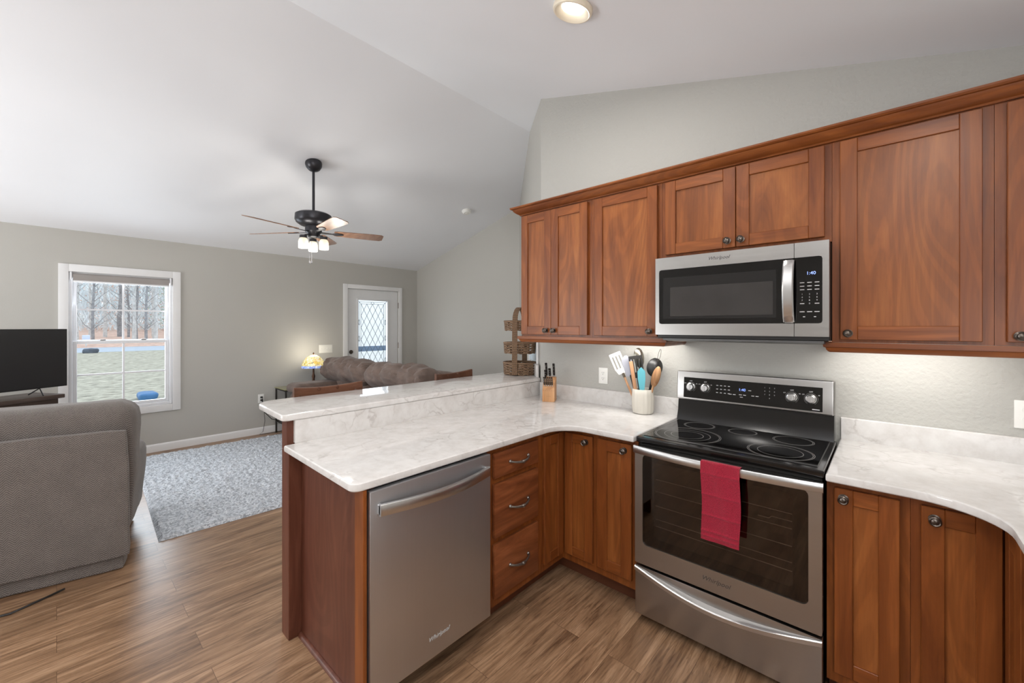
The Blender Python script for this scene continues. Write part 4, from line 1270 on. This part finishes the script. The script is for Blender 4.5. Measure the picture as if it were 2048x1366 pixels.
cam_tw = math.radians(42.2 - 12)   # broad faces turned to the kitchen
utensil('slotted_turner', 'white slotted turner leaning far out towards the outlet', -.03, .0, math.radians(200), .40, cam_tw, [('handle', shaft(.17, .006), 'beech'), ('ferrule', shaft(.022, .007, .165), 'spoon_metal'), ('blade', paddle(.185, .105, .066, .003, 3), 'white_nylon')])
utensil('spatula', 'grey silicone spatula beside the white turner', -.025, .01, math.radians(200), .26, cam_tw, [('handle', shaft(.17, .005), 'nylon'), ('blade', paddle(.165, .10, .055, .006, 0, .8, .02), 'grey_silicone')])
utensil('wooden_scraper', 'flat-ended beech handle standing in front in the crock', -.015, -.025, math.radians(215), .16, cam_tw, [('handle', lambda m: m.box(-.010, .010, -.005, .005, .03, .235, .003, 2), 'beech'), ('collar', shaft(.05, .007, .0), 'nylon')])
utensil('serving_spoon', 'steel serving spoon rising highest at the back of the crock', -.005, .03, math.radians(190), .10, cam_tw, [('handle', shaft(.21, .005), 'spoon_metal'), ('bowl', bowl(.20, .095, .056), 'spoon_metal')])
utensil('slotted_spatula', 'black slotted spatula upright in the middle of the crock', .0, .0, math.radians(200), .14, cam_tw + .15, [('handle', shaft(.165, .007), 'nylon'), ('blade', paddle(.155, .105, .074, .003, 4, .55), 'nylon')])
utensil('spoonula', 'teal silicone spoon at the front of the crock', .012, -.028, math.radians(250), .05, cam_tw, [('handle', shaft(.10, .006), 'teal'), ('blade', paddle(.09, .115, .040, .008, 0, .55, .017), 'teal')])
utensil('ladle', 'black nylon ladle leaning towards the stove', .012, .01, math.radians(20), .20, cam_tw, [('handle', shaft(.175, .006), 'nylon'), ('bowl', bowl(.165, .088, .084, .03), 'nylon')])
utensil('wooden_spoon', 'streaky olive-wood spoon on the stove side of the crock', .026, -.012, math.radians(10), .27, cam_tw - .3, [('handle', shaft(.13, .006), 'olive'), ('bowl', bowl(.12, .10, .044, .010), 'olive')])
utensil('metal_skewer', 'thin metal skewer handle standing above the wooden spoon', .022, .012, math.radians(10), .21, cam_tw, [('shaft', shaft(.24, .0025), 'spoon_metal'), ('loop', lambda m: m.tube([(.006 * math.cos(a * PI / 6), 0, .27 + .028 * math.sin(a * PI / 6)) for a in range(12)], .0013, 5, close=True), 'spoon_metal')])

# ------------------------------------------------------------------ three-tier wicker basket stand
BX_, BY_, BR = -2.355, 2.697, math.radians(22)
t = thing('tiered_basket', 'three-tier brown wicker basket stand on the bar top', 'basket', (BX_, BY_, 1.0675), BR)


def wicker_ring(z0, h, a, bb, name='tier_basket'):
    m = MB()
    n = 40
    for k in range(int(h / .011) + 1):
        z = z0 + k * .011 + .006; r = 1 + .05 * k * .011 / h
        m.tube([(a * r * math.cos(2 * PI * i / n), bb * r * math.sin(2 * PI * i / n), z + .003 * (1 if (i // 2 + k) % 2 else -1)) for i in range(n)], .0055, 5, close=True)
    m.lathe([(.001, z0 + .002), (1, z0 + .002), (1, z0 + .008), (.001, z0 + .008)], (0, 0, 0), 32, mat4=Matrix.Diagonal((a, bb, 1, 1)))
    for i in range(16):
        an = 2 * PI * i / 16; m.tube([(a * math.cos(an) * 1.02, bb * math.sin(an) * 1.02, z0), (a * math.cos(an) * 1.07, bb * math.sin(an) * 1.07, z0 + h + .008)], .004, 5)
    m.tube([(a * 1.07 * math.cos(2 * PI * i / n), bb * 1.07 * math.sin(2 * PI * i / n), z0 + h + .006) for i in range(n)], .008, 6, close=True)
    return m.build(name, 'wicker', t)


wicker_ring(.002, .095, .134, .115)
wicker_ring(.182, .085, .130, .112)
wicker_ring(.378, .075, .126, .108)
m = MB()
for dy in (-.018, -.009, 0, .009, .018):
    pts = [(dy, -.134, .006), (dy, -.130, .2), (dy, -.126, .40)] + [(dy, -.122 * math.cos(a * PI / 10), .46 + .115 * math.sin(a * PI / 10)) for a in range(1, 10)] + [(dy, .126, .40), (dy, .130, .2), (dy, .134, .006)]
    m.tube(pts, .0058, 6)
m.build('arched_handle', 'wicker', t)

# ------------------------------------------------------------------ pale framed board on the angled wall
t = thing('framed_board', 'pale blue board in a white frame on the angled wall behind the basket stand', 'picture frame', (-2.062 - .33, 2.622 + .33, 1.12), math.radians(135))
M['board'] = plain('pale_blue_board', (196, 212, 222), .3, var=.2, vscale=22)
MB().box(-.30, .39, .006, .014, .01, .36).build('board', 'board', t)
m = MB()
for a in ((-.33, -.30, 0, .39), (.39, .42, 0, .39), (-.30, .39, .355, .39), (-.30, .39, 0, .03)): m.box(a[0], a[1], .003, .022, a[2], a[3], .003, 1)
m.build('frame', 'white_paint', t)

# ------------------------------------------------------------------ bar stools


def make_stool(loc, rz, label):
    t = thing('bar_stool', label, 'bar stool', loc, rz, 'bar stools')
    # local: seat towards +x (the bar), back at -x ... rail along y
    for sx, sy in ((-1, -1), (-1, 1), (1, -1), (1, 1)):
        MB().tube([(sx * .20, sy * .19, .0), (sx * .175, sy * .17, .40), (sx * .155, sy * .155, .70)], [.017, .020, .022], 10).build('leg', 'stool_wood', t)
    m = MB()
    for sy in (-1, 1): m.tube([(-.187, sy * .18, .25), (.187, sy * .18, .25)], .012, 8)
    for sx in (-1, 1): m.tube([(sx * .19, -.182, .20), (sx * .19, .182, .20)], .012, 8)
    m.build('stretcher', 'stool_wood', t)
    MB().soft((0, 0, .725), (.42, .42, .05), .02, n=8).build('seat', 'stool_wood', t)
    for sy in (-1, 1): MB().tube([(-.17, sy * .16, .745), (-.195, sy * .175, .90), (-.215, sy * .18, 1.06)], [.018, .017, .015], 10).build('back_post', 'stool_wood', t)
    m = MB(); b = m.bm; N = 24; rings = []
    for i in range(N + 1):
        u = -1 + 2 * i / N; y = u * .218; x = -.205 - .030 * (1 - u * u)
        top = 1.112 - .016 * (1 - u * u); h = .085 - .02 * u * u
        th = .012
        rings.append([b.verts.new((x + dx, y, z)) for dx, z in ((-th, top - h), (th, top - h), (th, top - .006), (th * .4, top), (-th * .4, top), (-th, top - .006))])
    for A, B in zip(rings[:-1], rings[1:]):
        for i in range(6): b.faces.new((A[i], A[(i + 1) % 6], B[(i + 1) % 6], B[i]))
    b.faces.new(rings[0]); b.faces.new(rings[-1]); bmesh.ops.recalc_face_normals(b, faces=b.faces[:])
    rl = m.build('crest_rail', 'stool_wood', t)
    m = MB()
    for y in (-.06, .06):
        m.lathe([(.012, 0), (.009, .003), (0, .004)], (-.235 + .014, y, 1.085), 12, 'x')
    m.build('carved_rosette', 'stool_wood', rl)
    return t


st = make_stool((-2.44, 1.176, 0), 0, 'wooden bar stool with curved crest rail, in front of the padded sofa arm')
s2 = dup(st, (-2.44, 2.235, 0), math.radians(8), 'wooden bar stool with curved crest rail, beside the far end of the sofa')

# ------------------------------------------------------------------ recliner (seen from behind)
rc = thing('recliner', 'large grey herringbone recliner turned away, in front of the window', 'armchair', (-3.585 + .085 * .2237, -.28 + .085 * .9747, 0), math.atan2(.9747, .2237))
# local x runs along the back to its right end, local y is the way it faces, z up


def lean(p): return Vector((p.x, p.y - .0, p.z))


m = MB()
m.soft((0, .13, .60), (1.10, .26, .86), .09, .012, 5, 14, 1, fn=lambda p: Vector((p.x - (.05 if p.x > 0 else -.05) * max(0, -(p.z) / .43) ** 1.0, p.y - .10 * (p.z + .43) / .86, p.z + .02 * (p.x / .55) * 0)))
m.build('backrest', 'recliner', rc)
m = MB()
m.soft((0, -.03, .485), (1.04, .05, .78), .02, .006, 6, 12, 2, fn=lambda p: Vector((p.x, p.y - .085 * (p.z + .39) / .78, p.z)))
m.build('back_flap', 'recliner', rc)
m = MB(); m.soft((0, .06, .0975), (.97, .14, .19), .018, .005, 6, 10, 3); m.build('skirt', 'recliner', rc)
for s in (-1, 1):
    m = MB(); m.soft((s * .40, .50, .36), (.20, .72, .54), .08, .012, 5, 12, 4 + s, fn=lambda p, s=s: Vector((p.x - s * .09 * max(0, .1 - p.z), p.y, p.z))); m.build('armrest', 'recliner', rc)
m = MB(); m.soft((0, .52, .40), (.72, .70, .22), .07, .012, 5, 10, 8, puff=.02); m.build('seat', 'recliner', rc)
m = MB(); m.soft((0, .90, .28), (.72, .10, .34), .04, .008, 5, 10, 9); m.build('footrest', 'recliner', rc)
m = MB(); m.box(-.42, .42, .05, .85, .012, .11, .01); m.build('base', 'black_plastic', rc)
one(MB().tube([(-3.46, -.75, .008), (-3.40, -.45, .008), (-3.36, -.28, .008), (-3.33, -.16, .008), (-3.38, -.05, .008), (-3.42, .03, .008)], .005, 6), 'power_cord', 'black_plastic', 'dark power cord on the floor under the recliner', 'cord', (-3.4, -.2, .008))

# ------------------------------------------------------------------ television and stand
TA = math.atan2(.864, -.504)
tv = thing('television', 'wide flat black television standing on the dark stand', 'television', (-6.0, .07, .835), TA)
# local x = along the screen to its right end (0 at the right edge), local y = back side
MB().box(-.985, 0, .0, .035, .062, .622, .004, 2).build('cabinet', 'black_plastic', tv)
MB().box(-.977, -.008, -.0015, .0005, .072, .614).build('screen', plain('dark_matte_screen', (40, 40, 41), .32, var=.03), tv)
MB().box(-.75, -.25, .035, .07, .12, .40, .01).build('rear_housing', 'black_plastic', tv)
for x in (-.78, -.20): MB().tube([(x - .03, -.09, .004), (x, .01, .064), (x - .03, .1, .004)], .005, 6).build('foot', 'black_plastic', tv)
ts = thing('tv_stand', 'dark wooden television stand with an open shelf', 'tv stand', (-6.0, .07, 0), TA)
M['stand_wood'] = wood('dark_stand_wood', (58, 48, 44), (78, 66, 60), (92, 80, 74), axis='x', rough=.4)
MB().box(-1.35, -.075, -.10, .30, .795, .833, .006, 2).build('top', 'stand_wood', ts)
MB().box(-1.30, -.11, -.07, .29, .73, .794).build('apron', 'stand_wood', ts)
for x0 in (-1.30, -.73, -.17): MB().box(x0, x0 + .06, -.07, .29, .05, .7295).build('side_panel', 'stand_wood', ts)
MB().box(-1.24, -.17, -.06, .28, .42, .445).build('shelf', 'stand_wood', ts)
MB().box(-1.30, -.11, .291, .299, .05, .73).build('back_panel', 'stand_wood', ts)
MB().box(-1.30, -.11, -.07, .29, .004, .049).build('plinth', 'stand_wood', ts)
MB().box(-1.24, -.17, -.06, .28, .05, .07).build('lower_shelf', 'stand_wood', ts)

# ------------------------------------------------------------------ rug
rg_m = MB(); b = rg_m.bm
nx, ny = 200, 122; Wx, Wy = 2.50, 1.53; G = []
for i in range(nx + 1):
    row = []
    for j in range(ny + 1):
        x = -Wx * i / nx; y = Wy * j / ny
        e = min(1, min(i, nx - i, j, ny - j) / 2.0)
        z = .012 * e + e * (0.024 * abs(noise.noise(Vector((x * 19, y * 19, 0)))) + .006 * noise.noise(Vector((x * 55, y * 55, 3))) + .004)
        row.append(b.verts.new((x, y, max(.001, z))))
    G.append(row)
for i in range(nx):
    for j in range(ny): b.faces.new((G[i][j], G[i][j + 1], G[i + 1][j + 1], G[i + 1][j]))
bmesh.ops.recalc_face_normals(b, faces=b.faces[:])
rg = rg_m.build('rug', 'rug'); rg.location = (-3.70, .47, .0005); rg.rotation_euler = (0, 0, math.radians(-2.4))
tag(rg, 'pale grey pebbled pile rug on the living room floor', 'rug')

# ------------------------------------------------------------------ sofa
sf = thing('sofa', 'brown microfibre sofa with puffy back cushions, facing the bar', 'sofa', (-4.58, 2.55, 0))
# local: x along the sofa, seat towards -y
MB().soft((0, .05, .28), (2.36, .90, .36), .06, .01, 3, 12, 1).build('base', 'sofa', sf)
for s, sd_ in ((-1, 2), (1, 3)):
    MB().soft((s * .43, -.12, .50), (.84, .66, .20), .08, .02, 4, 12, sd_, puff=.03).build('seat_cushion', 'sofa', sf)


def wrinkle(sd_):
    def f(p):
        w_ = .030 * noise.noise(Vector((p.x * 11 + p.z * 9, p.z * 3, sd_))) + .022 * abs(noise.noise(Vector((p.x * 20 - p.z * 16, p.z * 5, sd_ + 4))))
        return Vector((p.x, p.y - w_, p.z + w_ * .9 - .05 * max(0, (p.x * (1 if sd_ > 4 else -1))) ** 2))
    return f


for x, wd, sd_ in ((-.635, 1.11, 4), (.57, 1.20, 5)):
    MB().soft((x, .12, .69), (wd - .02, .30, .34), .13, .02, 4, 18, sd_ + 3).build('lower_back_cushion', 'sofa', sf)
    MB().soft((x, .05, .905), (wd, .34, .29), .135, .045, 4.5, 26, sd_, fn=wrinkle(sd_), puff=.03).build('back_cushion', 'sofa', sf)
MB().soft((0, .37, .55), (2.36, .16, .86), .07, .01, 3, 12, 6).build('backrest', 'sofa', sf)
for s in (-1, 1):
    MB().soft((s * 1.02, -.14, .36), (.30, .80, .60), .10, .015, 4, 12, 10 + s).build('armrest', 'sofa', sf)
    MB().soft((s * 1.02, -.16, .69), (.34, .80, .13), .06, .015, 5, 12, 13 + s).build('arm_pad', 'sofa', sf)
for sx in (-1.08, 1.08):
    for sy in (-.3, .38): MB().box(sx - .03, sx + .03, sy - .03, sy + .03, 0, .11).build('leg', 'black_plastic', sf)

# ------------------------------------------------------------------ end table and stained glass lamp
et = thing('end_table', 'small dark iron end table with glass top between sofa and window wall', 'end table', (-6.12, 2.36, 0))
M['iron'] = plain('dark_iron', (52, 48, 44), .5, .6)
for sx in (-.19, .17):
    for sy in (-.30, .27): MB().tube([(sx, sy, .0), (sx, sy, .62)], .012, 8).build('leg', 'iron', et)
m = MB()
for a, c in (((-.19, -.30), (.17, -.30)), ((-.19, .27), (.17, .27)), ((-.19, -.30), (-.19, .27)), ((.17, -.30), (.17, .27))): m.tube([(*a, .615), (*c, .615)], .011, 8); m.tube([(*a, .16), (*c, .16)], .008, 8)
m.build('frame', 'iron', et)
MB().box(-.21, .19, -.32, .29, .627, .637, .002, 1).build('glass_top', plain('olive_glass', (150, 146, 100), .1), et)
MB().box(-.185, .165, -.295, .265, .169, .177).build('shelf', 'iron', et)
lp = thing('table_lamp', 'stained glass table lamp glowing on the end table by the switch plate', 'table lamp', (-6.10, 2.48, .638))
M['lamp_base'] = plain('bronze_lamp_base', (86, 62, 48), .35, .7)
MB().lathe([(.0, 0), (.075, 0), (.075, .01), (.05, .022), (.022, .05), (.016, .09), (.024, .13), (.014, .17), (.012, .24), (.018, .26), (.0, .262)], (0, 0, 0), 24).build('base', 'lamp_base', lp)


def tiffany():
    t = NT('stained_glass_shade'); v = t.coord()
    vo = t.add('ShaderNodeTexVoronoi'); vo.inputs['Scale'].default_value = 34; t.link(v, vo.inputs['Vector'])
    sp = t.add('ShaderNodeSeparateColor'); t.link(vo.outputs['Color'], sp.inputs[0])
    up = t.ramp(sp.outputs[0], [(0, (1, .78, .30, 1)), (.35, (1, .92, .66, 1)), (.6, (.62, .55, .10, 1)), (.8, (.95, .62, .16, 1)), (1, (1, .95, .8, 1))])
    low = t.ramp(sp.outputs[1], [(0, (.10, .20, .75, 1)), (.5, (.75, .82, 1, 1)), (1, (.2, .35, .9, 1))])
    sz = t.add('ShaderNodeSeparateXYZ'); t.link(v, sz.inputs[0])
    gt = t.add('ShaderNodeMath', operation='LESS_THAN'); gt.inputs[1].default_value = .285; t.link(sz.outputs[2], gt.inputs[0])
    c = t.mix(gt.outputs[0], up, low)
    ed = t.add('ShaderNodeTexVoronoi', feature='DISTANCE_TO_EDGE'); ed.inputs['Scale'].default_value = 34; t.link(v, ed.inputs['Vector'])
    lead = t.ramp(ed.outputs['Distance'], [(0.0, (.05, .05, .05, 1)), (.06, (1, 1, 1, 1))])
    c = t.mix(1.0, c, lead, 'MULTIPLY'); t.setc(c); t.link(c, t.b.inputs['Emission Color']); t.s(Emission_Strength=.5, Roughness=.3)
    return t.m


M['tiffany'] = tiffany()
MB().lathe([(.158, .252), (.157, .265), (.148, .31), (.125, .36), (.09, .402), (.045, .428), (.02, .432), (.02, .430), (.044, .425), (.088, .399), (.122, .358), (.145, .309), (.154, .265), (.155, .252), (.158, .252)], (0, 0, 0), 40).build('shade', 'tiffany', lp)
MB().lathe([(.0, .43), (.02, .432), (.008, .44), (.012, .452), (.006, .468), (0, .474)], (0, 0, 0), 16).build('finial', 'lamp_base', lp)
MB().lathe([(.0, .263), (.018, .268), (.024, .30), (.015, .33), (0, .335)], (0, 0, 0), 16).build('bulb', 'bulb', lp)
point('table_lamp_light', (-6.10, 2.48, .638 + .275), 7, (1.0, .86, .64), .03)
point('table_lamp_uplight', (-6.10, 2.48, .638 + .46), 4.5, (1.0, .92, .78), .03)

# ------------------------------------------------------------------ ceiling fan
FX, FY = -4.209, 1.711
FZ = zc(FX)
fn_ = thing('ceiling_fan', 'dark five-blade ceiling fan with three lit glass jar shades', 'ceiling fan', (FX, FY, 2.42))
Z0 = 2.42
M['fan_metal'] = plain('dark_bronze_fan', (54, 54, 58), .35, .6)
mtilt = Matrix.Translation((0, 0, FZ - Z0 - .003)) @ Matrix.Rotation(-math.atan(SL), 4, 'Y')
MB().lathe([(.075, 0), (.078, -.012), (.074, -.04), (.055, -.070), (.025, -.088), (0, -.09)], (0, 0, 0), 28, mat4=mtilt).build('canopy', 'fan_metal', fn_)
MB().tube([(0, 0, .19), (0, 0, FZ - Z0 - .06)], .0125, 12).build('downrod', 'fan_metal', fn_)
mo = MB().lathe([(.0, .20), (.03, .20), (.05, .185), (.14, .18), (.165, .165), (.168, .11), (.155, .085), (.12, .06), (.09, .052), (.0, .05)], (0, 0, 0), 36).build('motor_housing', 'fan_metal', fn_)
MB().lathe([(.0, .05), (.075, .05), (.078, .0), (.06, -.02), (.05, -.05), (.03, -.06), (0, -.06)], (0, 0, 0), 28).build('switch_housing', 'fan_metal', fn_)
M['blade_wood'] = wood('fan_blade_veneer', (112, 82, 64), (132, 100, 80), (148, 116, 94), axis='x', rough=.4)
FAN_A = -2
for k in range(5):
    a = math.radians(FAN_A + 72 * k)
    Rm = Matrix.Rotation(a, 4, 'Z') @ Matrix.Translation((0, 0, .0)) @ Matrix.Rotation(math.radians(-13), 4, 'X')
    po = [(.19, -.045), (.22, -.055), (.55, -.070), (.64, -.070), (.665, -.05), (.665, .05), (.64, .070), (.55, .070), (.22, .055), (.19, .045)]
    bl = MB().prism(po, -.003, .003, mat4=Rm).build('blade', 'blade_wood', fn_)
    m = MB()
    m.prism([(.06, -.018), (.17, -.012), (.21, -.034), (.265, -.020), (.28, 0), (.265, .020), (.21, .034), (.17, .012), (.06, .018)], -.010, -.0035, .002, 1, mat4=Rm)
    m.build('blade_arm', 'fan_metal', bl)
M['jar_glass'] = emit('lit_ribbed_glass', (1.0, .86, .62), .75)
for k in range(3):
    a = math.radians(40 + 120 * k); jx, jy = .105 * math.cos(a), .105 * math.sin(a)
    lk = MB().tube([(.04 * math.cos(a), .04 * math.sin(a), -.035), (jx * .8, jy * .8, -.045), (jx, jy, -.058)], .008, 8).lathe([(.0, -.05), (.033, -.052), (.034, -.078), (.0, -.08)], (jx, jy, 0), 20).build('lamp_arm', 'fan_metal', fn_)
    MB().lathe([(.0, -.0801), (.030, -.0802), (.038, -.092), (.044, -.11), (.044, -.165), (.042, -.178), (.030, -.18), (.0, -.18)], (jx, jy, 0), 32, flute=.03, nf=12).build('jar_shade', 'jar_glass', lk)
for k in range(3):
    a = math.radians(40 + 120 * k); point('fan_lamp_light', (FX + .17 * math.cos(a), FY + .17 * math.sin(a), Z0 - .25), 5.6, (1.0, .95, .87), .07)
for px, L in ((-.02, .29), (.03, .29)):
    m = MB().tube([(px, -.03, -.06), (px, -.03, -L)], .0012, 5).lathe([(.0, 0), (.006, .004), (.006, .026), (.0, .03)], (px, -.03, -L - .03), 10)
    m.build('pull_chain', 'fan_metal', fn_)

# ------------------------------------------------------------------ smoke detector, recessed lights
sx_, sy_ = -4.297, 3.803
smo = thing('smoke_detector', 'round white smoke detector on the sloped ceiling', 'smoke detector', (sx_, sy_, zc(sx_)))
mt = Matrix.Rotation(-math.atan(SL), 4, 'Y')
MB().lathe([(.066, -.001), (.066, -.014), (.060, -.020), (.056, -.034), (.048, -.042), (0, -.044)], (0, 0, 0), 28, mat4=mt).build('housing', 'white_plastic', smo)
MB().lathe([(.022, -.0445), (.020, -.048), (0, -.049)], (0, 0, 0), 18, mat4=mt).build('test_button', 'white_plastic', smo)
M['can_trim'] = plain('warm_white_trim', (238, 228, 208), .4, var=.02)
for i, (x, y) in enumerate(CANS):
    z = zc(x); nrm = Vector((SK, 0, -1)).normalized()
    if i == 0:
        cl = thing('recessed_light', 'round recessed ceiling light with warm trim above the peninsula', 'ceiling light', (x, y, z))
        mt = Matrix.Rotation(-math.atan(SK), 4, 'Y')
        MB().lathe([(.098, -.001), (.099, -.016), (.094, -.024), (.087, -.026), (.080, -.022), (.058, -.006), (.056, -.001)], (0, 0, 0), 40, mat4=mt).build('trim_ring', 'can_trim', cl)
        MB().lathe([(.0, -.007), (.050, -.007), (.056, -.0035), (.056, -.0012), (0, -.0012)], (0, 0, 0), 36, mat4=mt).build('lens', 'can_lens', cl)
    area('recessed_lamp', (x + nrm.x * .03, y, z + nrm.z * .03), nrm + Vector((0, 0, -1)) * .6, .12, .12, CAN_W, WARM, 'DISK')
